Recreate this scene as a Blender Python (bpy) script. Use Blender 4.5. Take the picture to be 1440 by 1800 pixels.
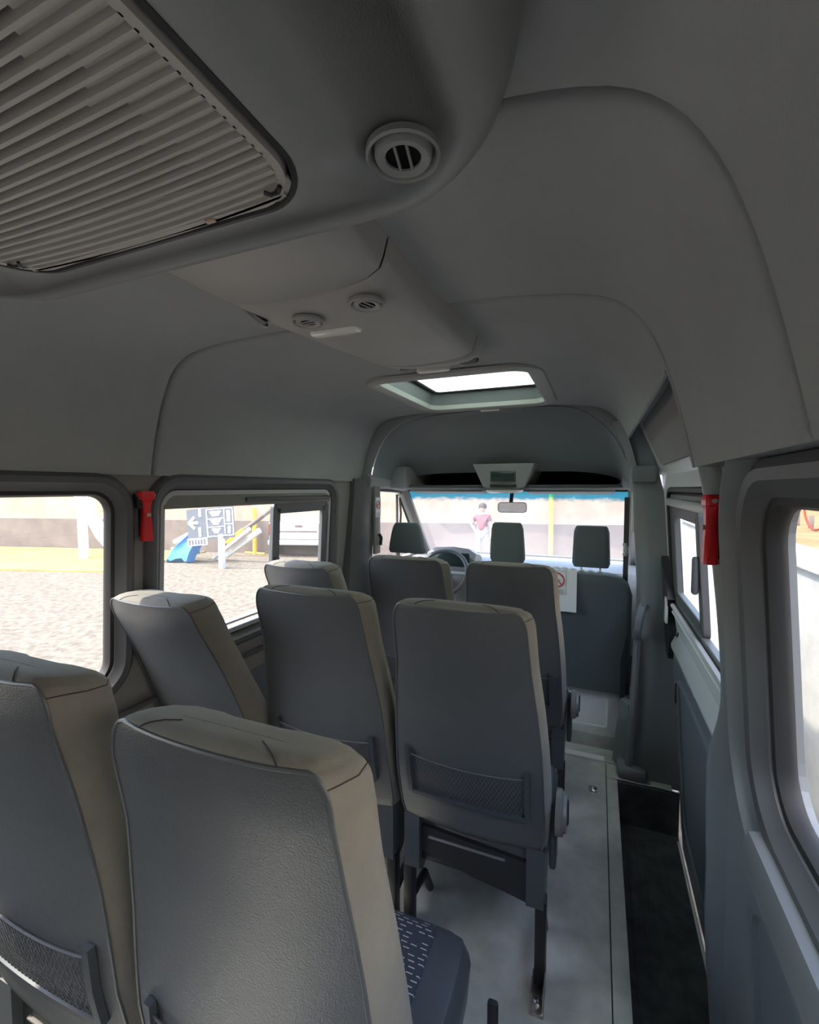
import bpy, bmesh, math, random
from mathutils import Vector, Matrix
random.seed(7)
for o in list(bpy.data.objects): bpy.data.objects.remove(o, do_unlink=True)
S = bpy.context.scene
COL = S.collection
R = math.radians

# ------------------------------------------------------------------ camera
# world: X right, Y towards the windscreen, Z up from the cabin floor, metres
cam = bpy.data.cameras.new('camera'); camo = bpy.data.objects.new('camera', cam); COL.objects.link(camo)
cam.sensor_fit = 'HORIZONTAL'; cam.sensor_width = 36.0; cam.lens = 800 / 1440 * 36.0
cam.clip_start = 0.02; cam.clip_end = 300
camo.location = (0, 0, 1.5)
camo.rotation_euler = (R(90 - 3.0), 0, R(22.5))
S.camera = camo

# ------------------------------------------------------------------ light
S.view_settings.view_transform = 'Standard'; S.view_settings.look = 'None'
S.view_settings.gamma = 1; S.view_settings.use_curve_mapping = False
S.view_settings.exposure = 1.40
W = bpy.data.worlds.new('world'); S.world = W; W.use_nodes = True
wn = W.node_tree; wn.nodes.clear()
sky = wn.nodes.new('ShaderNodeTexSky'); sky.sky_type = 'NISHITA'; sky.sun_disc = False
sky.sun_elevation = R(62); sky.sun_rotation = R(205); sky.air_density = 1.0; sky.dust_density = 3.0; sky.ozone_density = 1.0
bg = wn.nodes.new('ShaderNodeBackground'); bg.inputs['Strength'].default_value = 0.55
wo = wn.nodes.new('ShaderNodeOutputWorld')
wn.links.new(sky.outputs[0], bg.inputs[0]); wn.links.new(bg.outputs[0], wo.inputs[0])
sun = bpy.data.lights.new('sun', 'SUN'); sun.energy = 3.3; sun.angle = R(1.0); sun.color = (1, .93, .82)
suno = bpy.data.objects.new('sun', sun); COL.objects.link(suno)
_sd = Vector((0.62, 0.32, -1.0)).normalized()         # light travels to the right, forward and down
suno.rotation_euler = _sd.to_track_quat('-Z', 'Y').to_euler(); suno.location = (-20, -18, 40)

# ------------------------------------------------------------------ materials
def mat(name, col, rough=.6, spec=.5, metal=0, bump=0, bscale=400, var=0, vscale=6, col2=None, sheen=0, coat=0):
    m = bpy.data.materials.new(name); m.use_nodes = True
    nt = m.node_tree; b = nt.nodes['Principled BSDF']
    b.inputs['Base Color'].default_value = (*col, 1); b.inputs['Roughness'].default_value = rough
    b.inputs['Specular IOR Level'].default_value = spec; b.inputs['Metallic'].default_value = metal
    if sheen:
        b.inputs['Sheen Weight'].default_value = sheen; b.inputs['Sheen Roughness'].default_value = .4
    if coat: b.inputs['Coat Weight'].default_value = coat
    tc = nt.nodes.new('ShaderNodeTexCoord')
    if var or col2:
        n = nt.nodes.new('ShaderNodeTexNoise'); n.inputs['Scale'].default_value = vscale; n.inputs['Detail'].default_value = 6
        n.inputs['Roughness'].default_value = .65
        nt.links.new(tc.outputs['Object'], n.inputs['Vector'])
        mx = nt.nodes.new('ShaderNodeMix'); mx.data_type = 'RGBA'
        c2 = col2 if col2 else tuple(c * (1 - var) for c in col); c1 = col if col2 else tuple(min(1, c * (1 + var)) for c in col)
        mx.inputs[6].default_value = (*c1, 1); mx.inputs[7].default_value = (*c2, 1)
        mr = nt.nodes.new('ShaderNodeMapRange'); mr.inputs[1].default_value = .35; mr.inputs[2].default_value = .65
        nt.links.new(n.outputs['Fac'], mr.inputs[0]); nt.links.new(mr.outputs[0], mx.inputs[0])
        nt.links.new(mx.outputs[2], b.inputs['Base Color'])
    if bump:
        n2 = nt.nodes.new('ShaderNodeTexNoise'); n2.inputs['Scale'].default_value = bscale; n2.inputs['Detail'].default_value = 3
        nt.links.new(tc.outputs['Object'], n2.inputs['Vector'])
        bp = nt.nodes.new('ShaderNodeBump'); bp.inputs['Strength'].default_value = bump; bp.inputs['Distance'].default_value = .002
        nt.links.new(n2.outputs['Fac'], bp.inputs['Height']); nt.links.new(bp.outputs[0], b.inputs['Normal'])
    return m

def glass(name, tint, refl=.06, veil=0):
    m = bpy.data.materials.new(name); m.use_nodes = True; nt = m.node_tree; nt.nodes.clear()
    t = nt.nodes.new('ShaderNodeBsdfTransparent'); t.inputs[0].default_value = (*tint, 1)
    g = nt.nodes.new('ShaderNodeBsdfGlossy'); g.inputs['Roughness'].default_value = .02
    mx = nt.nodes.new('ShaderNodeMixShader'); mx.inputs[0].default_value = refl
    o = nt.nodes.new('ShaderNodeOutputMaterial')
    if veil:  # translucent film washes out the view in place of glare
        tl = nt.nodes.new('ShaderNodeBsdfTranslucent'); tl.inputs[0].default_value = (.9, .85, .78, 1)
        md = nt.nodes.new('ShaderNodeMixShader'); md.inputs[0].default_value = veil
        nt.links.new(t.outputs[0], md.inputs[1]); nt.links.new(tl.outputs[0], md.inputs[2])
        t = md
    nt.links.new(t.outputs[0], mx.inputs[1]); nt.links.new(g.outputs[0], mx.inputs[2]); nt.links.new(mx.outputs[0], o.inputs[0])
    return m

M = {}
M['liner'] = mat('headliner_foam', (.34, .35, .345), .85, .25, bump=.35, bscale=260, var=.04, vscale=3)
M['domeplastic'] = mat('shaded_shelf_plastic', (.23, .245, .25), .6, .35, bump=.15, bscale=400)  # moulded plastic, its colour also darkened for shade under the cab roof
M['ac'] = mat('ac_plastic', (.24, .248, .242), .42, .5, bump=.12, bscale=500)
M['grille'] = mat('grille_plastic', (.38, .36, .335), .42, .5, bump=.08, bscale=700)
M['console'] = mat('console_plastic', (.38, .37, .35), .5, .45, bump=.12, bscale=500)
M['dark'] = mat('black_plastic', (.018, .02, .022), .45, .5)
M['void'] = mat('cavity_shade_black', (.006, .006, .006), .9, .1)  # near-black colour stands in for shade inside openings
M['trim'] = mat('window_trim_plastic', (.10, .105, .11), .5, .45, bump=.1, bscale=500)
M['ptrim'] = mat('pillar_trim_plastic', (.20, .215, .225), .42, .5, bump=.1, bscale=600)
M['pillar'] = mat('pillar_lining', (.25, .24, .225), .7, .3, bump=.2, bscale=400)
M['rubber'] = mat('rubber_seal', (.03, .03, .03), .6, .4)
M['alu'] = mat('window_frame_grey', (.42, .42, .42), .4, .5)
M['white'] = mat('white_body_paint', (.92, .95, .95), .25, .5, coat=.4)
M['door'] = mat('door_panel_plastic', (.16, .18, .20), .38, .5, bump=.08, bscale=600)
M['step'] = mat('step_tread_rubber', (.085, .095, .10), .42, .5, var=.45, vscale=9)
M['strip'] = mat('white_floor_strip', (.8, .8, .78), .5)
M['chrome'] = mat('chrome', (.8, .8, .8), .18, .5, metal=1)
M['steel'] = mat('worn_steel', (.55, .5, .45), .4, .5, metal=1, var=.3, vscale=40)
M['black_metal'] = mat('black_metal', (.02, .021, .022), .4, .5)
M['red'] = mat('red_plastic', (.75, .012, .02), .35, .5)
M['red_dark'] = mat('faded_red_plastic', (.45, .02, .03), .4, .5)
M['lamp'] = mat('clear_lamp_lens', (.8, .78, .72), .15, .6)
M['glass'] = glass('side_glass', (.95, .955, .94), .03, .012)
M['wsglass'] = glass('windscreen_glass', (.93, .95, .93), .05)
M['hatchglass'] = mat('frosted_hatch_glass', (.8, .9, .82), .6, .3)
_nt = M['hatchglass'].node_tree; _o = _nt.nodes['Material Output']
_tl = _nt.nodes.new('ShaderNodeBsdfTranslucent'); _tl.inputs[0].default_value = (.58, .65, .58, 1)
_tr = _nt.nodes.new('ShaderNodeBsdfTransparent'); _tr.inputs[0].default_value = (.6, .66, .6, 1)
_mx = _nt.nodes.new('ShaderNodeMixShader'); _mx.inputs[0].default_value = .06
_nt.links.new(_tl.outputs[0], _mx.inputs[1]); _nt.links.new(_tr.outputs[0], _mx.inputs[2]); _nt.links.new(_mx.outputs[0], _o.inputs[0])
M['mirror'] = mat('mirror_glass', (.85, .85, .85), .03, .5, metal=1)
M['paper'] = mat('white_paper', (.85, .87, .88), .7, .3)
M['ink_red'] = mat('red_ink', (.55, .06, .1), .7)
M['ink_grey'] = mat('grey_ink', (.3, .3, .33), .7)
M['skin'] = mat('skin', (.45, .27, .2), .6)
M['hair'] = mat('hair', (.03, .02, .018), .7)
M['shirt'] = mat('maroon_shirt', (.18, .05, .06), .8)
M['jeans'] = mat('light_jeans', (.3, .36, .45), .8)
M['beige'] = mat('beige_plastic', (.55, .38, .28), .5)
M['vinyl'] = mat('grey_vinyl', (.098, .103, .106), .30, .6, bump=.45, bscale=330, var=.06, vscale=5)
M['piping'] = mat('vinyl_piping', (.10, .105, .11), .35, .5)
M['fabric'] = mat('brown_grey_fabric', (.235, .22, .19), .85, .25, bump=.5, bscale=900, var=.06, vscale=14, sheen=.15)
M['seam'] = mat('seam_thread', (.04, .038, .033), .8)
M['ffabric'] = mat('front_seat_fabric', (.12, .14, .145), .85, .25, bump=.4, bscale=800)
M['seatplastic'] = mat('seat_plastic', (.065, .074, .082), .3, .5, bump=.05, bscale=600)
M['knob'] = mat('knob_plastic', (.2, .19, .18), .35, .5)
M['net'] = mat('elastic_net', (.13, .135, .14), .7)
M['dash'] = mat('dashboard_plastic', (.22, .22, .22), .5, .45, bump=.1)
M['screen'] = mat('display_screen', (.03, .05, .045), .2, .5)

def floor_mat():
    m = mat('grey_vinyl_floor', (.50, .51, .475), .5, .4, bump=.15, bscale=500, var=.22, vscale=4)
    return m
M['floor'] = floor_mat()

def dash_fabric():
    # dark weave with short pale dashes laid in rows
    m = mat('dashed_seat_fabric', (.06, .064, .075), .9, .2)
    nt = m.node_tree; b = nt.nodes['Principled BSDF']
    tc = nt.nodes.new('ShaderNodeTexCoord'); mp = nt.nodes.new('ShaderNodeMapping')
    mp.inputs['Scale'].default_value = (42, 85, 1); mp.inputs['Rotation'].default_value = (0, 0, 0)
    nt.links.new(tc.outputs['Object'], mp.inputs[0])
    sp = nt.nodes.new('ShaderNodeSeparateXYZ'); nt.links.new(mp.outputs[0], sp.inputs[0])
    def math_(op, a, bb=None):
        n = nt.nodes.new('ShaderNodeMath'); n.operation = op
        for i, v in enumerate((a, bb)):
            if v is None: continue
            if isinstance(v, (int, float)): n.inputs[i].default_value = v
            else: nt.links.new(v, n.inputs[i])
        return n.outputs[0]
    row = math_('FLOOR', sp.outputs[1])
    wn_ = nt.nodes.new('ShaderNodeTexWhiteNoise'); wn_.noise_dimensions = '1D'; nt.links.new(row, wn_.inputs['W'])
    xs = math_('ADD', sp.outputs[0], math_('MULTIPLY', wn_.outputs['Value'], 7.0))
    cell = math_('FLOOR', xs)
    cb = nt.nodes.new('ShaderNodeCombineXYZ'); nt.links.new(cell, cb.inputs[0]); nt.links.new(row, cb.inputs[1])
    w2 = nt.nodes.new('ShaderNodeTexWhiteNoise'); w2.noise_dimensions = '2D'; nt.links.new(cb.outputs[0], w2.inputs['Vector'])
    on = math_('LESS_THAN', w2.outputs['Value'], .75)
    fx = math_('LESS_THAN', math_('FRACT', xs), .62); fy = math_('LESS_THAN', math_('FRACT', sp.outputs[1]), .2)
    f = math_('MULTIPLY', on, math_('MULTIPLY', fx, fy))
    mx = nt.nodes.new('ShaderNodeMix'); mx.data_type = 'RGBA'
    mx.inputs[6].default_value = (.062, .066, .078, 1); mx.inputs[7].default_value = (.55, .55, .55, 1)
    nt.links.new(f, mx.inputs[0]); nt.links.new(mx.outputs[2], b.inputs['Base Color'])
    return m
M['dashfab'] = dash_fabric()

def ground_mat():
    m = mat('gravel', (.165, .146, .12), .95, .1, bump=.8, bscale=14, col2=(.085, .073, .058), vscale=9)
    m.node_tree.nodes['Noise Texture'].inputs['Detail'].default_value = 10
    return m
M['gravel'] = ground_mat()
M['grass'] = mat('dry_yellow_grass', (.36, .28, .09), .95, .1, col2=(.22, .19, .065), vscale=1.2)
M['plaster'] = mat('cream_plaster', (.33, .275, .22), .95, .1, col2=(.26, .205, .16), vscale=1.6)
M['dado'] = mat('grey_painted_dado', (.17, .14, .125), .9, .15, col2=(.13, .105, .095), vscale=1.4)
M['concrete'] = mat('whitewashed_concrete', (.36, .35, .32), .95, .1, col2=(.25, .245, .23), vscale=2.2)
M['cream'] = mat('cream_bounce_render', (.86, .80, .69), .95, .1, col2=(.78, .72, .62), vscale=2)
M['terra'] = mat('terracotta_paving', (.15, .085, .04), .95, .1, col2=(.17, .125, .065), vscale=2.5)
M['redwall'] = mat('red_painted_wall', (.20, .035, .022), .9, .1)
M['yellow'] = mat('yellow_pipe_paint', (.65, .42, .06), .6)
M['tarp'] = mat('blue_tarp', (.06, .24, .55), .5, bump=.6, bscale=6)
M['orange'] = mat('orange_plastic', (.75, .32, .02), .5)
M['offwhite'] = mat('offwhite_paint', (.6, .6, .57), .5)
M['signdark'] = mat('sign_face', (.10, .11, .13), .5)
M['truck'] = mat('truck_white_paint', (.55, .58, .6), .35, coat=.3)
M['tglass'] = mat('truck_window', (.10, .10, .09), .2)
M['blue_band'] = None
def ws_mat():
    m = glass('windscreen_tinted', (.93, .95, .93), .04, .12); nt = m.node_tree
    t = [n for n in nt.nodes if n.type == 'BSDF_TRANSPARENT'][0]
    tc = nt.nodes.new('ShaderNodeTexCoord'); sp = nt.nodes.new('ShaderNodeSeparateXYZ'); nt.links.new(tc.outputs['Object'], sp.inputs[0])
    no = nt.nodes.new('ShaderNodeTexNoise'); no.inputs['Scale'].default_value = 22; nt.links.new(tc.outputs['Object'], no.inputs[0])
    ad = nt.nodes.new('ShaderNodeMath'); ad.operation = 'MULTIPLY_ADD'; ad.inputs[1].default_value = .05
    nt.links.new(no.outputs['Fac'], ad.inputs[0]); nt.links.new(sp.outputs[2], ad.inputs[2])
    mr = nt.nodes.new('ShaderNodeMapRange'); mr.inputs[1].default_value = 1.425; mr.inputs[2].default_value = 1.455
    nt.links.new(ad.outputs[0], mr.inputs[0])
    mx = nt.nodes.new('ShaderNodeMix'); mx.data_type = 'RGBA'
    mx.inputs[6].default_value = (.93, .95, .93, 1); mx.inputs[7].default_value = (.01, .33, .62, 1)
    nt.links.new(mr.outputs[0], mx.inputs[0]); nt.links.new(mx.outputs[2], t.inputs[0])
    return m
M['ws'] = ws_mat()

# ------------------------------------------------------------------ builders
def wloc(o):
    v = Vector((0, 0, 0))
    while o is not None:
        v += o.location; o = o.parent
    return v
def link(name, me, m, parent=None, origin=None):
    o = bpy.data.objects.new(name, me); COL.objects.link(o)
    if m is not None and not me.materials: me.materials.append(m)
    if parent is not None: o.parent = parent
    return o
def tag(o, label=None, cat=None, group=None, kind=None):
    if label: o['label'] = label
    if cat: o['category'] = cat
    if group: o['group'] = group
    if kind: o['kind'] = kind
    return o
def empty(name, loc=(0, 0, 0), label=None, cat=None, group=None, rz=0, kind=None):
    o = bpy.data.objects.new(name, None); COL.objects.link(o); o.location = loc; o.rotation_euler = (0, 0, rz)
    o.empty_display_size = .05
    return tag(o, label, cat, group, kind)

class MB:
    """collects geometry in world (or thing-local) coordinates and links it as ONE mesh object"""
    def __init__(s): s.v = []; s.f = []
    def add(s, vs, fs):
        b = len(s.v); s.v += [tuple(p) for p in vs]; s.f += [tuple(i + b for i in f) for f in fs]; return s
    def loft(s, rings, closed=True, cap0=False, cap1=False, loop=False):
        n = len(rings[0]); b = len(s.v)
        for r in rings: s.v += [tuple(p) for p in r]
        m = len(rings)
        for i in range(m if loop else m - 1):
            j2 = (i + 1) % m
            for j in range(n if closed else n - 1):
                k = (j + 1) % n
                s.f.append((b + i * n + j, b + i * n + k, b + j2 * n + k, b + j2 * n + j))
        if cap0: s.f.append(tuple(b + j for j in reversed(range(n))))
        if cap1: s.f.append(tuple(b + (m - 1) * n + j for j in range(n)))
        return s
    def box(s, c, d, rot=None, bev=0):
        bm = bmesh.new(); bmesh.ops.create_cube(bm, size=1)
        for v in bm.verts: v.co = Vector((v.co.x * d[0], v.co.y * d[1], v.co.z * d[2]))
        if bev: bmesh.ops.bevel(bm, geom=bm.edges[:], offset=bev, segments=2, profile=.5, affect='EDGES')
        Mx = rot if rot is not None else Matrix.Identity(3)
        bm.verts.ensure_lookup_table()
        vs = [Vector(c) + Mx @ v.co for v in bm.verts]; fs = [[v.index for v in f.verts] for f in bm.faces]
        bm.free(); return s.add(vs, fs)
    def tube(s, pts, r, n=8, closed=False, cap=True):
        pts = [Vector(p) for p in pts]; rings = []
        up0 = None
        for i, p in enumerate(pts):
            if closed: t = pts[(i + 1) % len(pts)] - pts[i - 1]
            else: t = pts[min(i + 1, len(pts) - 1)] - pts[max(i - 1, 0)]
            t.normalize()
            if up0 is None:
                up0 = Vector((0, 0, 1)) if abs(t.z) < .9 else Vector((1, 0, 0))
            a = t.cross(up0)
            if a.length < 1e-4: a = t.orthogonal()
            a.normalize(); b = a.cross(t); up0 = b
            rr = r[i] if isinstance(r, (list, tuple)) else r
            rings.append([p + (a * math.cos(2 * math.pi * k / n) + b * math.sin(2 * math.pi * k / n)) * rr for k in range(n)])
        return s.loft(rings, True, cap and not closed, cap and not closed, loop=closed)
    def lathe(s, c, ax, prof, n=28, a=None):
        """prof = [(radius, height along ax)]"""
        ax = Vector(ax).normalized(); a = ax.orthogonal().normalized() if a is None else Vector(a); b = ax.cross(a); c = Vector(c)
        rings = [[c + ax * h + (a * math.cos(2 * math.pi * k / n) + b * math.sin(2 * math.pi * k / n)) * r for k in range(n)] for r, h in prof]
        return s.loft(rings)
    def prism(s, poly, ax, h):
        """poly: list of 3D points, extruded by vector ax*h"""
        d = Vector(ax) * h; n = len(poly)
        a = [Vector(p) for p in poly]; b = [p + d for p in a]
        fs = [tuple(reversed(range(n))), tuple(range(n, 2 * n))] + [(i, (i + 1) % n, n + (i + 1) % n, n + i) for i in range(n)]
        return s.add(a + b, fs)
    def build(s, name, m, parent=None, smooth=True, angle=35, org=None, flip=False):
        me = bpy.data.meshes.new(name)
        off = wloc(parent) if parent is not None else Vector((0, 0, 0))
        if org is not None: off = Vector(org)
        me.from_pydata([tuple(Vector(p) - off) for p in s.v], [], s.f)
        bm = bmesh.new(); bm.from_mesh(me)
        bmesh.ops.remove_doubles(bm, verts=bm.verts[:], dist=1e-5)
        bmesh.ops.recalc_face_normals(bm, faces=bm.faces[:])
        bm.to_mesh(me); bm.free()
        if smooth:
            me.polygons.foreach_set('use_smooth', [True] * len(me.polygons))
            me.set_sharp_from_angle(angle=R(angle))
        o = link(name, me, m, parent)
        if parent is None and org is not None: o.location = org
        return o

def rrect(a0, a1, b0, b1, r, n=6):
    """rounded rectangle: list of ((a,b),(na,nb)) counter-clockwise"""
    out = []
    for (ca, cb, s0) in ((a1 - r, b1 - r, 0), (a0 + r, b1 - r, 90), (a0 + r, b0 + r, 180), (a1 - r, b0 + r, 270)):
        for k in range(n + 1):
            t = R(s0 + 90 * k / n); out.append(((ca + r * math.cos(t), cb + r * math.sin(t)), (math.cos(t), math.sin(t))))
    return out
def ring(mb, path, prof, fn):
    """sweep prof [(outward, height)] round a path; fn(a,b,h) -> 3D"""
    rings = [[fn(p[0] + q[0] * o, p[1] + q[1] * o, h) for o, h in prof] for p, q in path]
    return mb.loft(rings, closed=False, loop=True)
def sheet_with_holes(outer, holes, fn, thick):
    """planar polygon with holes in (a,b), given thickness; fn(a,b,h)"""
    bm = bmesh.new(); es = []
    for poly in [outer] + holes:
        vs = [bm.verts.new((p[0], p[1], 0)) for p in poly]
        es += [bm.edges.new((vs[i], vs[(i + 1) % len(vs)])) for i in range(len(vs))]
    bmesh.ops.triangle_fill(bm, use_beauty=True, use_dissolve=False, edges=es, normal=(0, 0, 1))
    bm.verts.ensure_lookup_table(); bm.verts.index_update()
    V = [v.co.copy() for v in bm.verts]; F = [[v.index for v in f.verts] for f in bm.faces]
    B = [[v.index for v in e.verts] for e in bm.edges if len(e.link_faces) == 1]
    bm.free(); n = len(V); mb = MB()
    mb.add([fn(v.x, v.y, 0) for v in V] + [fn(v.x, v.y, -thick) for v in V],
           F + [[i + n for i in reversed(f)] for f in F] + [[a, b, b + n, a + n] for a, b in B])
    return mb
def smooth_pts(pts, k=4):
    """Catmull-Rom through pts"""
    P = [Vector(p) for p in pts]; out = []
    for i in range(len(P) - 1):
        p0 = P[max(i - 1, 0)]; p1 = P[i]; p2 = P[i + 1]; p3 = P[min(i + 2, len(P) - 1)]
        for j in range(k):
            t = j / k
            out.append(.5 * ((2 * p1) + (p2 - p0) * t + (2 * p0 - 5 * p1 + 4 * p2 - p3) * t * t + (3 * p1 - p0 - 3 * p2 + p3) * t ** 3))
    out.append(P[-1]); return out
def interp(tab, x):
    for i in range(len(tab) - 1):
        if x <= tab[i + 1][0]:
            t = (x - tab[i][0]) / (tab[i + 1][0] - tab[i][0]); t = max(0, min(1, t))
            return tab[i][1] * (1 - t) + tab[i + 1][1] * t
    return tab[-1][1]

# wall planes: lean outwards towards the floor
def LX(z): return -1.48 - .06 * (1.5 - z)
def RX(z): return .25 + .07 * (1.5 - z)          # rear quarter lining
def DX(z): return .30 + .07 * (1.5 - z)          # sliding door
def fL(y, z, h): return (LX(z) + h, y, z)
def fR(y, z, h): return (RX(z) - h, y, z)
def fD(y, z, h): return (DX(z) - h, y, z)
XC = -.59                                        # centre line of the van
GZ = -.65                                        # ground outside

# ================================================================== STRUCTURE
# ---- floor
fl = MB(); fl.box((-.735, .5, -.02), (1.69, 4.28, .04)); fl.box((.24, -.35, -.02), (.26, 2.6, .04)); fl.box((.24, 2.57, -.02), (.26, .14, .04))
floor = fl.build('floor', M['floor'], smooth=False); tag(floor, kind='structure')
MB().box((.068, 1.2, .0006), (.004, 2.86, .0012)).build('floor_seam', M['rubber'], floor)
MB().box((.095, 1.75, .001), (.05, 1.52, .003), bev=.001).build('edge_strip', M['floor'], floor)
# cab floor and white edge strip
cf = MB(); cf.box((-.6, 3.2, -.03), (1.96, 1.1, .06)); tag(cf.build('cab_floor', M['floor'], smooth=False), kind='structure')
MB().box((-.28, 2.665, .004), (.68, .045, .012), bev=.003).build('trim_1', M['strip']); tag(bpy.data.objects['trim_1'], kind='structure')
# step well beside the sliding door
st = MB()
st.box((.25, 1.74, -.23), (.30, 1.6, .03))
st.box((.115, 1.74, -.11), (.012, 1.52, .215))
st.box((.25, 2.505, -.12), (.30, .02, .24), bev=.004)
st.box((.25, .955, -.12), (.30, .02, .24))
stw = st.build('step_well', M['step'], smooth=False); tag(stw, kind='structure')
for k in range(4):
    MB().box((.165 + k * .045, 1.72, -.2145), (.02, 1.42, .003), bev=.001).build('tread_rib', M['step'], stw)
mb = MB(); mb.lathe((.007, 2.376, 0), (0, 0, 1), [(.024, 0), (.022, .004), (.016, .003), (.014, .001), (.008, .006), (.0001, .008)])
tag(mb.build('floor_anchor', M['chrome'], org=(.007, 2.376, 0)), 'small round chrome floor anchor in the aisle', 'anchor')

# ---- left wall with two windows
def poly_of(path): return [p for p, n in path]
w1 = rrect(-.62, 1.025, .84, 1.492, .075); w2 = rrect(1.19, 2.36, .84, 1.498, .075)
wl = sheet_with_holes([(-1.5, 0), (2.78, 0), (2.78, 1.57), (-1.5, 1.57)], [poly_of(w1), poly_of(w2)], fL, .05)
wall_left = wl.build('wall_left', M['pillar'], smooth=False); tag(wall_left, kind='structure')
MB().box((LX(.45) + .012, 1.2, .43), (.02, 2.9, .5), rot=Matrix.Rotation(R(-3.4), 3, 'Y'), bev=.008).build('lower_panel', M['door'], wall_left)
MB().tube([fL(-.6, .72, .02), fL(2.4, .72, .02)], .012).build('panel_rail', M['trim'], wall_left)
TRIM = [(.064, .0), (.058, .014), (.043, .024), (.025, .021), (.011, .006), (0, 0), (-.004, -.03)]
SEAL = [(.004, -.012), (.0, -.004), (-.012, -.006), (-.018, -.02), (-.018, -.034)]
def side_window(name, path, f, box_):
    y0, y1, z0, z1 = box_
    e = empty(name, f((y0 + y1) / 2, z0, 0), kind='structure')
    ring(MB(), path, TRIM, f).build('window_surround', M['trim'], e)
    ring(MB(), path, SEAL, f).build('rubber_seal', M['rubber'], e)
    return e
def pane(name, y0, y1, z0, z1, f, h, parent, m, r=.05):
    pp = rrect(y0, y1, z0, z1, r)
    vs = [f(p[0], p[1], h) for p, n in pp] + [f(p[0], p[1], h - .004) for p, n in pp]; n = len(pp)
    return MB().add(vs, [tuple(range(n)), tuple(range(2 * n - 1, n - 1, -1))] + [(i, (i + 1) % n, n + (i + 1) % n, n + i) for i in range(n)]).build(name, m, parent, smooth=False)
def frame(name, y0, y1, z0, z1, w, f, h, d, parent, m, r=.04):
    p = rrect(y0, y1, z0, z1, r)
    return ring(MB(), p, [(0, h - d), (0, h), (-.003, h + .003), (-w + .003, h + .003), (-w, h), (-w, h - d)], f).build(name, m, parent)
win1 = side_window('window_1', w1, fL, (-.62, 1.0, .84, 1.492))
pane('pane', -.615, 1.02, .845, 1.487, fL, -.026, win1, M['glass'], .07)
win2 = side_window('window_2', w2, fL, (1.19, 2.36, .84, 1.498))
frame('inner_frame', 1.195, 2.355, .845, 1.493, .022, fL, -.006, .03, win2, M['alu'], .07)
hb = MB(); hb.box((LX(1.455) - .014, 1.775, 1.456), (.02, 1.14, .07), bev=.004); hb.build('header_rail', M['pillar'], win2)
hb = MB(); hb.box((LX(1.45) + .0, 1.98, 1.448), (.022, .7, .022), bev=.007); hb.build('slide_track', M['trim'], win2)
pane('pane', 1.2, 1.86, .85, 1.43, fL, -.026, win2, M['glass'], .05)
vf = frame('sliding_vent_frame', 1.84, 2.335, .86, 1.425, .055, fL, -.012, .02, win2, M['trim'], .03)
pane('pane', 1.89, 2.285, .91, 1.375, fL, -.022, win2, M['glass'], .03)
MB().box((LX(1.1) - .0, 1.868, 1.12), (.02, .02, .06), bev=.004).build('vent_latch', M['dark'], win2)
frame('bottom_channel', 1.2, 2.34, .845, .9, .012, fL, -.008, .02, win2, M['alu'], .01)

# ---- right rear quarter: lining with a window, pillar edge shaped by the door opening
edge = [(1.33, 1.57), (1.25, 1.45), (1.19, 1.25), (1.18, 1.07), (1.235, .97), (1.385, .78), (1.47, .44), (1.53, .26), (1.54, .09), (1.52, -.23)]
edge = [tuple(p)[:2] for p in smooth_pts([(a, b, 0) for a, b in edge], 3)]
w3 = rrect(-.7, .945, .95, 1.487, .085)
wr = sheet_with_holes([(-1.5, 1.57), (-1.5, -.02), (.93, -.02), (.93, -.23)] + list(reversed(edge)), [poly_of(w3)], fR, .05)
wall_right = wr.build('wall_right', M['ptrim'], smooth=False); tag(wall_right, kind='structure')
# rounded nose of the pillar lining along the door opening
rings = []
for i, (y, z) in enumerate(edge):
    rings.append([fR(y + dy, z, h) for dy, h in ((-.13, 0), (-.11, .018), (-.07, .03), (-.03, .026), (-.006, .008), (.006, -.02), (.0, -.07))])
MB().loft(rings, closed=False).build('pillar_nose', M['ptrim'], wall_right)
win3 = side_window('window_3', w3, fR, (-.7, .945, .95, 1.487))
ring(MB(), w3, [(.16, .0), (.14, .008), (.12, .026), (.1, .038), (.088, .04), (.076, .03), (.064, .008)], fR).build('pillar_moulding', M['ptrim'], win3)
pane('pane', -.695, .94, .955, 1.482, fR, -.026, win3, M['glass'], .08)
# belt rail and lower quarter panel
bl = MB(); n = 20; rings = []
for k in range(n + 1):
    y = -.9 + 1.82 * k / n
    rings.append([fR(y, .90 + a, h) for a, h in ((.02, .0), (.01, .04), (-.02, .055), (-.06, .05), (-.1, .03), (-.13, .0))])
bl.loft(rings, closed=False, cap0=True, cap1=True).build('belt_rail', M['ptrim'], wall_right)
p = rrect(-.4, 1.06, .12, .70, .09)
ring(MB(), p, [(.035, 0), (.03, .012), (.012, .015), (0, .012), (-.006, .002)], fR).build('quarter_panel_moulding', M['door'], wall_right)
MB().add([fR(q[0][0], q[0][1], .002) for q in p], [tuple(range(len(p)))]).build('quarter_panel', M['door'], wall_right)

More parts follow.
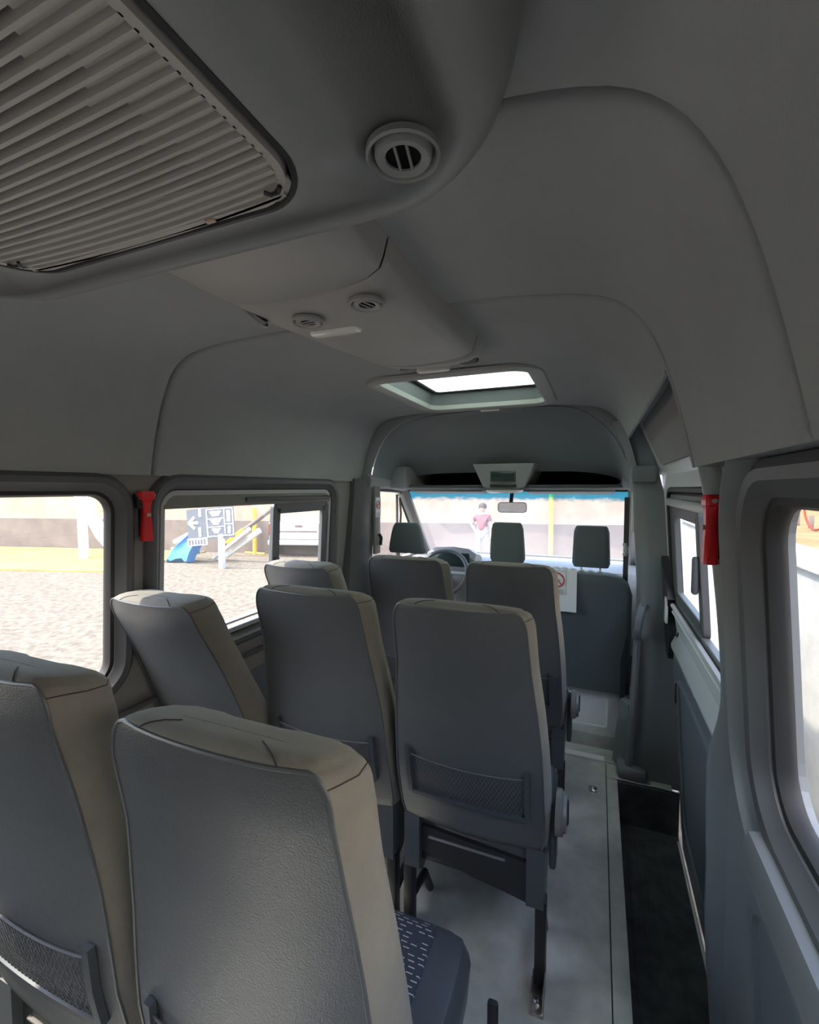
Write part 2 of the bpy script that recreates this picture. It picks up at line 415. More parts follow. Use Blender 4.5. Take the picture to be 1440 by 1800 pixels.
# ---- closed rear doors with two windows, behind the camera
def fB(a, b, h): return (a, -1.52 + h, b)
rw_a = rrect(-1.32, -.68, .88, 1.52, .07); rw_b = rrect(-.50, .12, .88, 1.52, .07)
wall_rear = sheet_with_holes([(-1.62, -.05), (.42, -.05), (.36, 1.6), (.15, 2.05), (-1.35, 2.05), (-1.55, 1.6)], [poly_of(rw_a), poly_of(rw_b)], fB, .05).build('wall_rear', M['ptrim'], smooth=False)
tag(wall_rear, kind='structure')
for q, nm in ((rw_a, 'window_5'), (rw_b, 'window_6')):
    e = empty(nm, (sum(p[0] for p, n in q) / len(q), -1.52, .88), kind='structure')
    ring(MB(), q, SEAL, fB).build('rubber_seal', M['rubber'], e)
    MB().add([fB(p[0], p[1], -.03) for p, n in q], [tuple(range(len(q)))]).build('pane', M['glass'], e, smooth=False)

# ---- sliding door (white painted, grey cards)
door = empty('door_1', fD(1.8, -.2, 0), kind='structure')
wd = rrect(1.28, 2.41, .945, 1.485, .07)
sheet_with_holes([(1.2, -.22), (2.58, -.22), (2.60, 1.57), (1.2, 1.57)], [poly_of(wd)], fD, .05).build('door_skin', M['white'], door, smooth=False)
ring(MB(), wd, [(.02, 0), (.014, .01), (0, .008), (-.006, -.01), (-.012, -.04)], fD).build('rubber_seal', M['rubber'], door)
frame('window_frame', 1.29, 2.40, .955, 1.475, .035, fD, -.004, .02, door, M['trim'], .06)
MB().box((DX(1.44) - .004, 1.84, 1.438), (.02, 1.1, .035), bev=.006).build('header_track', M['alu'], door)
pane('pane', 1.295, 2.395, .96, 1.47, fD, -.03, door, M['glass'], .05)
frame('sliding_vent_frame', 1.78, 2.37, .985, 1.425, .05, fD, -.006, .02, door, M['trim'], .03)
MB().box((DX(1.2) - .008, 1.805, 1.2), (.02, .03, .13), bev=.008).build('vent_latch', M['trim'], door)
MB().tube([fD(1.28, .965, .012), fD(2.36, .965, .012)], .010).build('lower_track', M['alu'], door)
MB().tube([fD(1.28, .935, .01), fD(2.36, .935, .01)], .008).build('lower_track', M['white'], door)
MB().loft([[(DX(.75) - .020, y, .752), (DX(.77) - .022, y, .775), (DX(.84) + .000, y, .85), (DX(.93) + .004, y, .93), (DX(.93) + .03, y, .93), (DX(.75) + .03, y, .752)] for y in (1.2, 1.7, 2.43)], cap0=True, cap1=True).build('sill_ledge', M['white'], door, angle=50)
# lower door card with raised field
card = [(1.2, -.2), (2.40, -.2), (2.43, .2), (2.40, .70), (2.36, .752), (1.2, .752)]
sheet_with_holes(card, [], lambda a, b, h: fD(a, b, h + .016), .016).build('door_card', M['door'], door, smooth=False)
p = rrect(1.22, 2.28, -.02, .66, .1)
ring(MB(), p, [(.02, .016), (.012, .024), (.0, .026), (-.012, .018)], fD).build('card_moulding', M['door'], door)
MB().tube([fD(1.2, -.215, .03), fD(1.6, -.20, .03), fD(2.42, -.19, .03)], .006).build('sill_rail', M['white'], door)
MB().box(fD(2.33, .57, .02), (.01, .012, .09), bev=.004).build('card_slot', M['dark'], door)
mb = MB(); mb.lathe(fD(2.32, .84, 0), (-1, 0, .07), [(.014, 0), (.012, .006), (.004, .008), (.004, .03), (.0001, .031)], 12); mb.build('lock_pin', M['dark'], door)
# upper door panel (leans in with the roof)
def fU(y, z, h): return (DX(1.56) - (z - 1.56) * .42 - h, y, z)
up = sheet_with_holes([(1.16, 1.555), (2.6, 1.555), (2.6, 1.96), (1.16, 1.96)], [], fU, .03); up.build('upper_skin', M['white'], door, smooth=False)
sheet_with_holes(poly_of(rrect(1.17, 2.40, 1.605, 1.80, .05)), [], lambda a, b, h: fU(a, b, h + .012), .012).build('upper_card', M['pillar'], door, smooth=False)
# black grab piece at the front door edge
gz = [(2.52, 1.17), (2.36, .99), (2.42, .9), (2.36, .84), (2.47, .68), (2.55, .70), (2.58, 1.1)]
sheet_with_holes(gz, [], lambda a, b, h: fD(a, b, h + .03), .03).build('pull_grip', M['dark'], door, smooth=False)
MB().box(fD(2.41, .93, .034), (.012, .05, .12), bev=.004).build('grip_inlay', M['white'], door)

# ---- roof shell, headliner panels
prof = [(-1.462, 1.545), (-1.447, 1.62), (-1.42, 1.73), (-1.385, 1.82), (-1.335, 1.90), (-1.25, 1.945), (-1.1, 1.962), (-.93, 1.968), (-.75, 1.972), (-.58, 1.974),
        (-.42, 1.972), (-.27, 1.968), (-.1, 1.953), (0, 1.932), (.06, 1.895), (.103, 1.835), (.135, 1.757), (.163, 1.66), (.19, 1.545)]
prof = [(v.x, v.y) for v in smooth_pts([(a, b, 0) for a, b in prof], 3)]
pn = []
for i in range(len(prof)):
    a = prof[max(i - 1, 0)]; b = prof[min(i + 1, len(prof) - 1)]
    t = Vector((b[0] - a[0], b[1] - a[1])).normalized(); pn.append((-t.y, t.x))     # outward (up / out)
ceiling = empty('ceiling', (XC, 1.0, 1.97), kind='structure')
def liner(y0, y1, skip=None, rows=None):
    ys = [(y0, .018), (y0 + .002, .006), (y0 + .010, .0005), (y0 + .02, 0)]
    inner = rows or []
    ys += [(y, 0) for y in inner] + [(y1 - .02, 0), (y1 - .010, .0005), (y1 - .002, .006), (y1, .018)]
    V = [[(prof[i][0] + pn[i][0] * o, y, prof[i][1] + pn[i][1] * o) for i in range(len(prof))] for y, o in ys]
    mb = MB(); n = len(prof); mb.v = [p for r in V for p in r]
    for j in range(len(ys) - 1):
        for i in range(n - 1):
            if skip and skip(.5 * (prof[i][0] + prof[i + 1][0]), .5 * (ys[j][0] + ys[j + 1][0]), .5 * (prof[i][1] + prof[i + 1][1])): continue
            mb.f.append((j * n + i, j * n + i + 1, (j + 1) * n + i + 1, (j + 1) * n + i))
    return mb.build('headliner_panel', M['liner'], ceiling, angle=50)
liner(-1.5, .565, rows=[-1, -.5, 0, .3])
liner(.573, 1.146, rows=[.7, .85, 1.0])
HX0, HX1, HY0, HY1 = -.94, -.25, 1.80, 2.60
def skip3(x, y, z):
    if HX0 < x < HX1 and HY0 < y < HY1: return True
    if x > 0 and z < 1.765 and y < 2.56: return True
    return False
liner(1.154, 2.70, skip3, rows=[1.3, 1.5, 1.7, 1.80, 2.0, 2.2, 2.4, 2.56, 2.60, 2.65])
# edge roll along the door cut-out
i0 = min(i for i in range(len(prof)) if prof[i][0] > 0 and prof[i][1] < 1.765)
cx_, cz_ = prof[i0]
MB().tube([(cx_ + .002, 1.155, cz_), (cx_ + .002, 1.9, cz_), (cx_ + .002, 2.56, cz_)], .008).build('edge_roll', M['liner'], ceiling)
MB().tube([(prof[i][0] + .004, 1.147, prof[i][1]) for i in range(i0 - 3, len(prof))], .007).build('edge_roll', M['liner'], ceiling)
# outer roof skin (keeps the sky out), with the hatch hole
mb = MB(); n = len(prof); ys = [-1.5, 0, 1.2, HY0 + .03, HY1 - .03, 2.75]
V = [[(prof[i][0] + pn[i][0] * .11, y, prof[i][1] + pn[i][1] * .11) for i in range(n)] for y in ys]; mb.v = [p for r in V for p in r]
for j in range(len(ys) - 1):
    for i in range(n - 1):
        x = .5 * (prof[i][0] + prof[i + 1][0])
        if j == 3 and HX0 + .03 < x < HX1 - .03: continue
        mb.f.append((j * n + i, j * n + i + 1, (j + 1) * n + i + 1, (j + 1) * n + i))
roof = mb.build('roof_skin', M['white'], ceiling)
# closing strips between liner and walls
MB().box((-1.50, .64, 1.59), (.06, 4.28, .07)).build('cant_rail', M['pillar'], ceiling)
MB().box((.23, -.15, 1.585), (.075, 2.7, .075), bev=.01).build('cant_rail', M['ptrim'], ceiling)
# step-shaped dark trim line below the liner on the right

# ================================================================== CEILING EQUIPMENT
def air_vent(c, r, parent, m, name='air_vent', tiltv=(0, 0, -1), bars=2, rot=0):
    """round louvre: outer ring, recessed dish, pale inner ring, black mouth, bars"""
    c = Vector(c); ax = Vector(tiltv).normalized()
    a = MB(); a.lathe(c, ax, [(r * 1.06, -.004), (r * 1.06, .002), (r * 1.0, .004), (r * .93, .001), (r * .88, -.008), (r * .82, -.010)]); v = a.build(name, m, parent)
    a = MB(); a.lathe(c, ax, [(r * .86, -.012), (r * .8, .002), (r * .74, .005), (r * .52, .003), (r * .5, .001), (r * .48, -.004)]); a.build('louvre_ring', m, v)
    a = MB(); a.lathe(c, ax, [(r * .53, .001), (r * .0001, .0005)]); a.build('mouth_shade', M['void'], v)  # flat black disc painted as the shade inside the outlet
    u = ax.orthogonal().normalized(); u = Matrix.Rotation(rot, 3, ax) @ Vector((1, 0, 0)); u = (u - ax * u.dot(ax)).normalized(); w = ax.cross(u)
    for k in range(bars):
        o = (k - (bars - 1) / 2) * r * .34
        L = r * .47
        a = MB(); a.tube([c + u * o - w * L + ax * .002, c + u * o + w * L + ax * .002], r * .045, 6); a.build('bar', m, v)
    return v
# ---- big air conditioning unit
AZ = 1.845
ac = empty('air_conditioner', (XC, 0, 1.97), 'large grey roof air conditioner with wide slatted grille overhead', 'air conditioner')
def superpath(x0, x1, y0, y1, r, n=8): return rrect(x0, x1, y0, y1, r, n)
ap = rrect(-1.10, -.085, -1.15, .585, .15, 10)
def bow(x): return -.065 * ((x - XC) / .5) ** 2 + .012     # front edge bows back towards the sides
def fA(x, y, z):
    k = max(0, min(1, (y - .2) / .36))
    return (x, y + bow(x) * k, z)
gp = rrect(-.87, -.305, -.95, .475, .075, 8)
hs = MB()
ring(hs, ap, [(.03, 1.99), (.022, 1.93), (.014, 1.89), (.004, 1.866), (-.012, 1.852), (-.032, 1.846), (-.06, AZ)], fA)
hb2 = sheet_with_holes([(p[0] - n[0] * .06, p[1] - n[1] * .06) for p, n in ap], [poly_of(gp)], lambda a, b, h: fA(a, b, AZ - h), .012)
hs.add(hb2.v, hb2.f)
hs.build('housing', M['ac'], ac, angle=60)
ring(MB(), gp, [(.004, AZ + .012), (.002, AZ - .001), (-.004, AZ - .002), (-.010, AZ + .010)], fA).build('grille_gasket', M['dark'], ac)
gf = MB(); ring(gf, gp, [(-.010, AZ + .012), (-.012, AZ - .003), (-.022, AZ - .003), (-.026, AZ + .008)], fA)
gril = gf.build('grille', M['grille'], ac)
# back plates behind the slats: open centre is painted black as shade, ends and front are closed
MB().box((-.5875, -.25, AZ + .03), (.60, 1.5, .004)).build('shade_back', M['void'], gril, smooth=False)
bp = MB()
for k in range(80):
    y = -.93 + k * .0165
    t = max(0, min(1, (.40 - y) / 1.2))
    xe = -.40 - .16 * (1 - max(0, min(1, (.42 - y) / .35))) * 0 - .055 * (k % 2) * 0
    xr = -.40 - .018 * (k % 3)
    if y < .405:
        bp.box((( -.322 + xr) / 2, y, AZ + .004), (abs(-.322 - xr), .0166, .003))
        bp.box(((-.853 - .775) / 2, y, AZ + .004), (.078, .0166, .003))
bp.box((-.5875, .435, AZ + .003), (.52, .06, .004))
bp.build('closed_back', M['grille'], gril, smooth=False)
k = 0; y = -.93
while y < .462:
    d = .0040
    x0, x1 = -.850, -.325
    if y > .40: x0 += (y - .40) * .35; x1 -= (y - .40) * .35
    pr = [(-d, .010), (-d * .95, .001), (-d * .5, -.003), (d * .5, -.003), (d * .95, .001), (d, .010)]
    rings = []
    for j in range(9):
        x = x0 + (x1 - x0) * j / 8
        rings.append([fA(x, y + a, AZ + b) for a, b in pr])
    MB().loft(rings, cap0=True, cap1=True).build('slat', M['grille'], gril)
    y += .0126; k += 1
for j, xx in enumerate((-.66, -.53)):
    MB().box((xx, -.27, AZ + .012), (.003, 1.34, .012)).build('cross_rib', M['grille'], gril)
for xx, yy in ((-.35, .437), (-.825, .425)):
    v = MB(); v.tube([fA(xx - .012, yy, AZ - .006), fA(xx - .006, yy + .006, AZ - .007), fA(xx + .006, yy + .006, AZ - .007), fA(xx + .012, yy, AZ - .006)], .0025, 6)
    v.build('latch', M['dark'], gril)
MB().box(fA(-.465, .452, AZ - .004), (.014, .007, .003), bev=.001).build('indicator_tab', M['beige'], gril)
air_vent((-.189, .44, AZ - .009), .036, ac, M['ac'], rot=R(-12))
air_vent((-.99, .40, AZ - .009), .036, ac, M['ac'], rot=R(-12))

# ---- roof console running forward from the unit
con = empty('roof_console', (XC, 1.0, 1.97), 'long grey ceiling console with air outlets and reading lamps ahead of the air conditioner', 'roof console')
def csec(y, hw, z):      # cross-section of console
    pts = [(-hw - .022, 1.976), (-hw - .010, z + .03), (-hw, z + .012), (-hw + .03, z + .002), (-hw * .5, z - .002), (0, z - .003), (hw * .5, z - .002), (hw - .03, z + .002), (hw, z + .012), (hw + .010, z + .03), (hw + .022, 1.976)]
    return [(-.585 + max(0, y - 1.0) * .11 + a, y + bowc(a), b) for a, b in pts]
def bowc(a): return -.045 * (abs(a) / .24) ** 2
def cpanel(name, ys, parent, capf=False):
    rings = [csec(y, hw, z) for y, hw, z in ys]
    mb = MB().loft(rings, closed=False)
    return mb.build(name, M['console'], parent, angle=60)
CZ = 1.905
cpanel('rear_cover', [(.50, .20, CZ), (.60, .197, CZ), (.70, .195, CZ), (.825, .192, CZ), (.83, .190, CZ + .006)], con)
mid = cpanel('middle_cover', [(.836, .190, CZ + .006), (.841, .192, CZ), (1.0, .188, CZ), (1.25, .176, CZ + .002), (1.42, .166, CZ + .004), (1.425, .164, CZ + .01)], con)
cpanel('front_cover', [(1.431, .164, CZ + .010), (1.436, .166, CZ + .004), (1.50, .158, CZ + .012), (1.55, .145, CZ + .035), (1.57, .135, CZ + .068)], con)
for (x, y) in ((-.465, .885), (-.643, .925)):
    air_vent((x, y, CZ - .012), .036, con, M['console'], 'air_outlet', rot=R(20) if x > -.5 else R(90))
av = air_vent((-.775, .90, CZ + .018), .034, con, M['console'], 'air_outlet', tiltv=(-.75, 0, -.65), rot=R(60))
av.location = av.location + Vector((-.006, 0, -.006))
lm = MB(); p = rrect(-.705, -.56, 1.01, 1.05, .014, 5)
vs = [(q[0][0], q[0][1], CZ - .0) for q in p]; ring(lm, p, [(0, CZ + .004), (0, CZ - .004), (-.004, CZ - .008), (-.012, CZ - .009)], lambda a, b, h: (a, b, h))
lm.add([(q[0][0] - q[1][0] * .012, q[0][1] - q[1][1] * .012, CZ - .009) for q in p], [tuple(range(len(p)))])
lm.build('reading_lamp', M['lamp'], mid)
lm = MB(); p = rrect(-.60, -.48, 1.505, 1.535, .012, 5); ring(lm, p, [(0, CZ + .03), (0, CZ + .003), (-.004, CZ + .0), (-.012, CZ - .001)], lambda a, b, h: (a, b, h))
lm.add([(q[0][0] - q[1][0] * .012, q[0][1] - q[1][1] * .012, CZ - .001) for q in p], [tuple(range(len(p)))]); lm.build('reading_lamp', M['lamp'], con)
for x in (-.64, -.53, -.42):
    air_vent((x, 1.545, CZ + .028), .033, con, M['console'], 'air_outlet', tiltv=(0, .55, -.83), rot=R(90))

# ---- roof hatch
hatch = empty('roof_hatch', ((HX0 + HX1) / 2, (HY0 + HY1) / 2, 1.97), 'glazed roof hatch with grey surround ahead of the ceiling console', 'roof hatch')
hp = rrect(HX0, HX1, HY0, HY1, .09, 8)
def fH(a, b, h): return (a, b, h)
ring(MB(), hp, [(.045, 1.968), (.04, 1.958), (.02, 1.951), (-.005, 1.952), (-.02, 1.962), (-.026, 1.985)], fH).build('surround', M['console'], hatch)
ring(MB(), hp, [(-.026, 1.985), (-.03, 2.02), (-.035, 2.055), (-.06, 2.06)], fH).build('well', M['trim'], hatch)
ring(MB(), hp, [(-.035, 2.06), (-.04, 2.05), (-.06, 2.05), (-.065, 2.06)], fH).build('seal', M['rubber'], hatch)
hg = rrect(HX0 + .04, HX1 - .04, HY0 + .04, HY1 - .04, .07, 8)
MB().prism([(p[0], p[1], 2.056) for p, n in hg], (0, 0, 1), .006).build('pane', M['hatchglass'], hatch, smooth=False)
lm = MB(); lm.box((-.585, HY1 + .03, 1.949), (.11, .03, .012), bev=.005); lm.build('hatch_handle', M['lamp'], hatch)

# ================================================================== CAB
# ---- overhead shelf dome
arch = [(-1.40, 1.545), (-1.375, 1.66), (-1.31, 1.80), (-1.2, 1.90), (-1.05, 1.945), (-.85, 1.962), (-.59, 1.972), (-.33, 1.968), (-.16, 1.955), (-.04, 1.90), (.06, 1.80), (.125, 1.68), (.16, 1.545)]
arch = [(v.x, v.y) for v in smooth_pts([(a, b, 0) for a, b in arch], 3)]
dome = MB(); rings = []
for t in (0, .008, .03, .15, .35, .55, .75, .9, 1.0):
    y = 2.705 + .5 * t
    zk = 1.0 - t ** 1.6 * .93
    rr = []
    for (x, z) in arch:
        zz = 1.545 + (z - 1.545) * (1 - .84 * t ** 1.5)
        xx = XC - .02 + (x - (XC - .02)) * (1 - .03 * t)
        rr.append((xx, y + (.006 if t == 0 else 0), zz - (.004 if t == .008 else 0)))
    rings.append(rr)
trim2 = dome.loft(rings, closed=False).build('trim_2', M['domeplastic'], angle=60); tag(trim2, kind='structure')
# bulkhead ring between liner end and dome: closes roof
mb = MB(); rings = [[(x, 2.70, z) for x, z in arch], [(XC + (x - XC) * 1.25, 2.72, 1.545 + (z - 1.545) * 1.4) for x, z in arch]]
mb.loft(rings, closed=False).build('arch_flange', M['liner'], trim2)
# outer cab roof
mb = MB(); rings = []
for t in (0, .25, .5, .75, 1.0):
    y = 2.69 + .95 * t
    rings.append([(XC + (prof[i][0] - XC) * (1.06 - .06 * t), y, 1.545 + (prof[i][1] + .12 - 1.545) * (1 - .9 * t ** 1.5)) for i in range(len(prof))])
mb.loft(rings, closed=False).build('cab_roof_skin', M['white'], trim2)
# shelf: floor, lip, cavity back
shelf = empty('overhead_shelf', (XC, 3.1, 1.5), 'dark open storage shelf above the windscreen', 'shelf')
MB().box((XC - .01, 3.32, 1.497), (1.52, .5, .016), bev=.004).build('shelf_floor', M['liner'], shelf)
MB().box((XC - .01, 3.56, 1.56), (1.5, .012, .13)).build('shelf_back', M['void'], shelf)  # black colour puts the shelf's inner shade on this panel
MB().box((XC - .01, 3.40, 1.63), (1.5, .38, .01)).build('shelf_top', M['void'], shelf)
for s in (-1, 1):
    MB().tube([(XC + s * .12, 3.07, 1.513), (XC + s * .74, 3.07, 1.513)], .010).build('shelf_lip', M['trim'], shelf)
for x0, x1 in ((-1.44, -1.27), (.135, .27)):
    MB().box(((x0 + x1) / 2, 3.28, 1.575), (x1 - x0, .56, .16), bev=.02).build('shelf_cheek', M['liner'], shelf)
# centre console with display
oc = empty('overhead_display_console', (XC - .03, 3.1, 1.5), 'grey overhead console with small dark display above the mirror', 'console')
cxx = XC + .01
pl = [(cxx - .20, 1.66), (cxx + .20, 1.66), (cxx + .135, 1.51), (cxx + .07, 1.485), (cxx - .07, 1.485), (cxx - .135, 1.51)]
mb = MB(); mb.loft([[(x, 2.99 + (1.66 - z) * .15, z) for x, z in pl], [(cxx + (x - cxx) * 1.05, 3.5, z) for x, z in pl]], cap0=True, cap1=True)
mb.build('body', M['liner'], oc, smooth=False)
MB().box((cxx, 3.0, 1.578), (.165, .02, .068), bev=.004).build('display_bezel', M['trim'], oc)
MB().box((cxx, 2.994, 1.578), (.15, .014, .055), bev=.002).build('display', M['screen'], oc)
MB().box((cxx, 3.005, 1.517), (.17, .03, .018), bev=.006).build('tray', M['dark'], oc)
rg = MB(); rg.lathe((cxx, 3.06, 1.487), (0, 0, -1), [(.125, 0), (.12, .012), (.09, .02), (.0001, .022)], 24); rg.build('lamp_unit', M['lamp'], oc)
# sun visors
for s, lb in ((-1, 'grey sun visor folded up above the driver side of the windscreen'), (1, 'grey sun visor folded up above the passenger side of the windscreen')):
    vz = MB(); vz.box((XC - .02 + s * .43, 3.28, 1.476), (.56, .17, .02), rot=Matrix.Rotation(R(-6), 3, 'X'), bev=.008)
    o = empty('sun_visor', (XC + s * .43, 3.28, 1.476), lb, 'sun visor', 'sun visors of the cab')
    vz.build('visor_board', M['ptrim'], o)
    a = MB(); a.tube([(XC - .02 + s * .70, 3.2, 1.50), (XC - .02 + s * .745, 3.17, 1.52)], .012); a.build('visor_hinge', M['lamp'], o)
# rear-view mirror
mi = empty('rear_view_mirror', (cxx - .005, 3.3, 1.44), 'small interior rear-view mirror hanging over the windscreen', 'mirror')
a = MB(); a.tube([(cxx, 3.36, 1.48), (cxx, 3.33, 1.42), (cxx, 3.31, 1.385)], .014); a.build('stalk', M['dark'], mi)
mp_ = rrect(cxx - .085, cxx + .115, 1.325, 1.40, .022, 5)
a = MB(); ring(a, mp_, [(-.012, .03), (0, .012), (.0, -.004), (-.005, -.006)], lambda x, z, h: (x, 3.28 + h + (x - cxx) * .12, z))
a.add([(p[0] - n[0] * .012, 3.31 + (p[0] - cxx) * .12, p[1] - n[1] * .012) for p, n in mp_], [tuple(range(len(mp_)))]); a.build('shell', M['alu'], mi)
a = MB(); a.add([(p[0] - n[0] * .004, 3.276 + (p[0] - cxx) * .12, p[1] - n[1] * .004) for p, n in mp_], [tuple(range(len(mp_)))]); a.build('glass', M['mirror'], mi)

# ---- windscreen, A pillars, driver door
ws = empty('window_4', (XC, 3.8, .95), kind='structure')
rings = []
for t in (0, .2, .4, .6, .8, 1):
    z = 1.485 - .58 * t; y0 = 3.42 + .62 * t
    rings.append([(XC - .01 + u * (.80 + .03 * t), y0 - .10 * abs(u) ** 2.2, z) for u in [k / 8 - 1 for k in range(17)]])
g = MB(); g.loft(rings, closed=False); g.build('windscreen_pane', M['ws'], ws, org=(0, 0, 0)); 
bpy.data.objects['windscreen_pane'].location = -Vector(ws.location)
MB().tube([(XC - .01 + u * .80, 3.42 - .10 * abs(u) ** 2.2, 1.487) for u in [k / 8 - 1 for k in range(17)]], .012).build('windscreen_seal', M['rubber'], ws)
for s, nm in ((-1, 'trim_3'), (1, 'trim_4')):
    pr = MB(); rings = []
    for t in (0, .3, .6, 1.0):
        z = 1.50 - .62 * t; y = 3.30 + .66 * t; x = XC - .01 + s * (.80 + .03 * t)
        rings.append([(x + s * .07, y - .04, z), (x + s * .01, y - .07, z), (x - s * .02, y - .03, z), (x - s * .01, y + .03, z), (x + s * .06, y + .05, z)])
    pr.loft(rings, cap0=True, cap1=True); tag(pr.build(nm, M['pillar']), kind='structure')
# upper cab side rails
for s in (-1, 1):
    mb = MB(); x = XC - .01 + s * .80
    mb.tube([(x + s * .03, 2.68, 1.545), (x + s * .02, 3.05, 1.535), (x, 3.36, 1.50)], [.05, .045, .03], 10); mb.build('cab_rail', M['liner'], trim2)
# driver door with window and quarter light
dd = empty('door_2', (-1.5, 3.1, -.2), kind='structure')
def fC(y, z, h): return (-1.44 - .07 * (1.5 - z) + h, y, z)
dw = [(2.83, .93), (3.78, .93), (3.60, 1.20), (3.36, 1.44), (3.25, 1.475), (2.83, 1.485)]
sheet_with_holes([(2.78, -.2), (4.1, -.2), (4.1, .9), (3.42, 1.53), (2.78, 1.56)], [dw], fC, .05).build('door_skin', M['white'], dd, smooth=False)
pth = dw; 
MB().tube([fC(a, b, .008) for a, b in dw], .012, 8, closed=True).build('window_seal', M['trim'], dd)
MB().tube([fC(3.30, .93, 0), fC(3.27, 1.2, 0), fC(3.23, 1.45, 0)], .011).build('window_divider', M['trim'], dd)
MB().tube([fC(3.34, .93, 0), fC(3.33, 1.3, 0), fC(3.29, 1.42, 0), fC(3.6, 1.13, 0), fC(3.7, .95, 0)], .009).build('quarter_light_frame', M['rubber'], dd)
MB().prism([fC(a, b, -.02) for a, b in dw], (1, 0, 0), .004).build('pane', M['glass'], dd, smooth=False)
MB().box((-1.45, 3.3, .5), (.05, 1.0, .7), bev=.02).build('door_card', M['door'], dd)
# passenger door
pd = empty('door_3', (.32, 3.2, -.2), kind='structure')
def fP(y, z, h): return (.26 + .07 * (1.5 - z) - h, y, z)
dw = [(2.83, .93), (3.78, .93), (3.60, 1.20), (3.36, 1.44), (3.25, 1.475), (2.83, 1.485)]
sheet_with_holes([(2.7, -.2), (4.1, -.2), (4.1, .9), (3.42, 1.53), (2.7, 1.56)], [dw], fP, .05).build('door_skin', M['white'], pd, smooth=False)
MB().prism([fP(a, b, -.02) for a, b in dw], (-1, 0, 0), .004).build('pane', M['glass'], pd, smooth=False)
MB().box((.30, 3.25, .4), (.05, 1.0, .9), bev=.02).build('door_card', M['door'], pd)

# ---- left B pillar
bpil = MB(); rings = []
for z, x1, y0 in ((-.02, -1.40, 2.62), (.5, -1.41, 2.63), (.9, -1.415, 2.65), (1.2, -1.415, 2.68), (1.45, -1.405, 2.70), (1.56, -1.40, 2.70)):
    rings.append([(-1.56, y0 - .14, z), (x1 - .045, y0 - .13, z), (x1 - .01, y0 - .07, z), (x1, y0, z), (x1 - .005, y0 + .1, z), (x1 - .03, y0 + .13, z), (-1.56, y0 + .13, z)])
trim5 = bpil.loft(rings, cap0=True, cap1=True).build('trim_5', M['trim']); tag(trim5, kind='structure')
MB().box((-1.400, 2.79, 1.3), (.02, .085, .5), bev=.006).build('belt_cover', M['pillar'], trim5)
a = MB(); a.tube([(-1.385, 2.80, 1.185), (-1.37, 2.80, 1.16), (-1.375, 2.8, 1.11)], .012); a.build('belt_guide', M['dark'], trim5)
def no_smoking(e, c, w, h, u, v, nrm, parts=True):
    """small sign: c centre, u right, v up"""
    c = Vector(c); u = Vector(u).normalized(); v = Vector(v).normalized(); nr = Vector(nrm).normalized()
    def P(a, b, k=0): return c + u * a + v * b + nr * k
    r = w * .36
    mb = MB(); pts = [P(r * math.cos(2 * math.pi * t / 28), h * .12 + r * math.sin(2 * math.pi * t / 28), .0012) for t in range(28)]
    mb.tube(pts, r * .10, 6, closed=True); mb.build('red_circle', M['ink_red'], e)
    MB().tube([P(-r * .7, h * .12 + r * .7, .0012), P(r * .7, h * .12 - r * .7, .0012)], r * .09, 6).build('red_bar', M['ink_red'], e)
    MB().tube([P(-r * .62, h * .12, .0008), P(r * .5, h * .12, .0008)], r * .09, 6).build('cigarette', M['ink_grey'], e)
    for q in (-.30, -.37, -.43):
        MB().tube([P(-w * .36, h * q, .0006), P(w * .36, h * q, .0006)], h * .014, 4).build('text_line', M['ink_grey'], e)
    bd = [P(-w * .46, h * .48, .0006), P(w * .46, h * .48, .0006), P(w * .46, -h * .48, .0006), P(-w * .46, -h * .48, .0006)]
    MB().tube(bd, w * .012, 4, closed=True).build('border', M['ink_grey'], e)
sg = empty('no_smoking_sticker', (-1.388, 2.79, 1.32), 'small white and red no smoking sticker on the pillar behind the driver', 'sticker')
MB().box((-1.3885, 2.79, 1.37), (.002, .075, .135)).build('backing', M['paper'], sg)
no_smoking(sg, (-1.387, 2.79, 1.37), .075, .135, (0, -1, 0), (0, 0, 1), (1, 0, 0))

# ---- right B pillar
bpil = MB(); rings = []
for z, x0, y0 in ((-.02, .165, 2.62), (.12, .19, 2.61), (.4, .20, 2.60), (.8, .20, 2.60), (1.0, .195, 2.60), (1.3, .175, 2.61), (1.55, .15, 2.63), (1.7, .12, 2.64), (1.85, .06, 2.66)):
    xo = DX(z) + .03 if z < 1.5 else .30 - (z - 1.5) * .3
    rings.append([(xo, y0 - .06, z), (x0 + .06, y0 - .055, z), (x0 + .02, y0 - .035, z), (x0, y0, z), (x0 + .005, y0 + .12, z), (x0 + .03, y0 + .15, z), (xo, y0 + .15, z)])
trim6 = bpil.loft(rings, cap0=True, cap1=True).build('trim_6', M['ptrim'], angle=50); tag(trim6, kind='structure')
MB().box((.21, 2.585, 1.57), (.12, .08, .09), bev=.02).build('pillar_joint', M['ptrim'], trim6)
MB().box((.172, 2.62, 1.38), (.02, .02, .22), bev=.006).build('reflector', M['strip'], trim6)
a = MB(); a.tube([(.225, 2.555, .905), (.215, 2.52, .90), (.205, 2.51, .86), (.195, 2.515, .78), (.195, 2.54, .745)], .020, 10); a.build('grab_handle', M['ptrim'], trim6)
a = MB(); a.tube([(.20, 2.56, .74), (.19, 2.555, .4), (.175, 2.56, .06)], .018, 8); a.build('edge_tube', M['ptrim'], trim6)
MB().box((.19, 2.58, .03), (.14, .13, .06), bev=.02).build('foot_cover', M['ptrim'], trim6)
a = MB(); a.tube([(.14, 2.74, 1.2), (.15, 2.735, 1.16), (.14, 2.735, 1.13)], .012, 8); a.build('belt_guide', M['alu'], trim6)
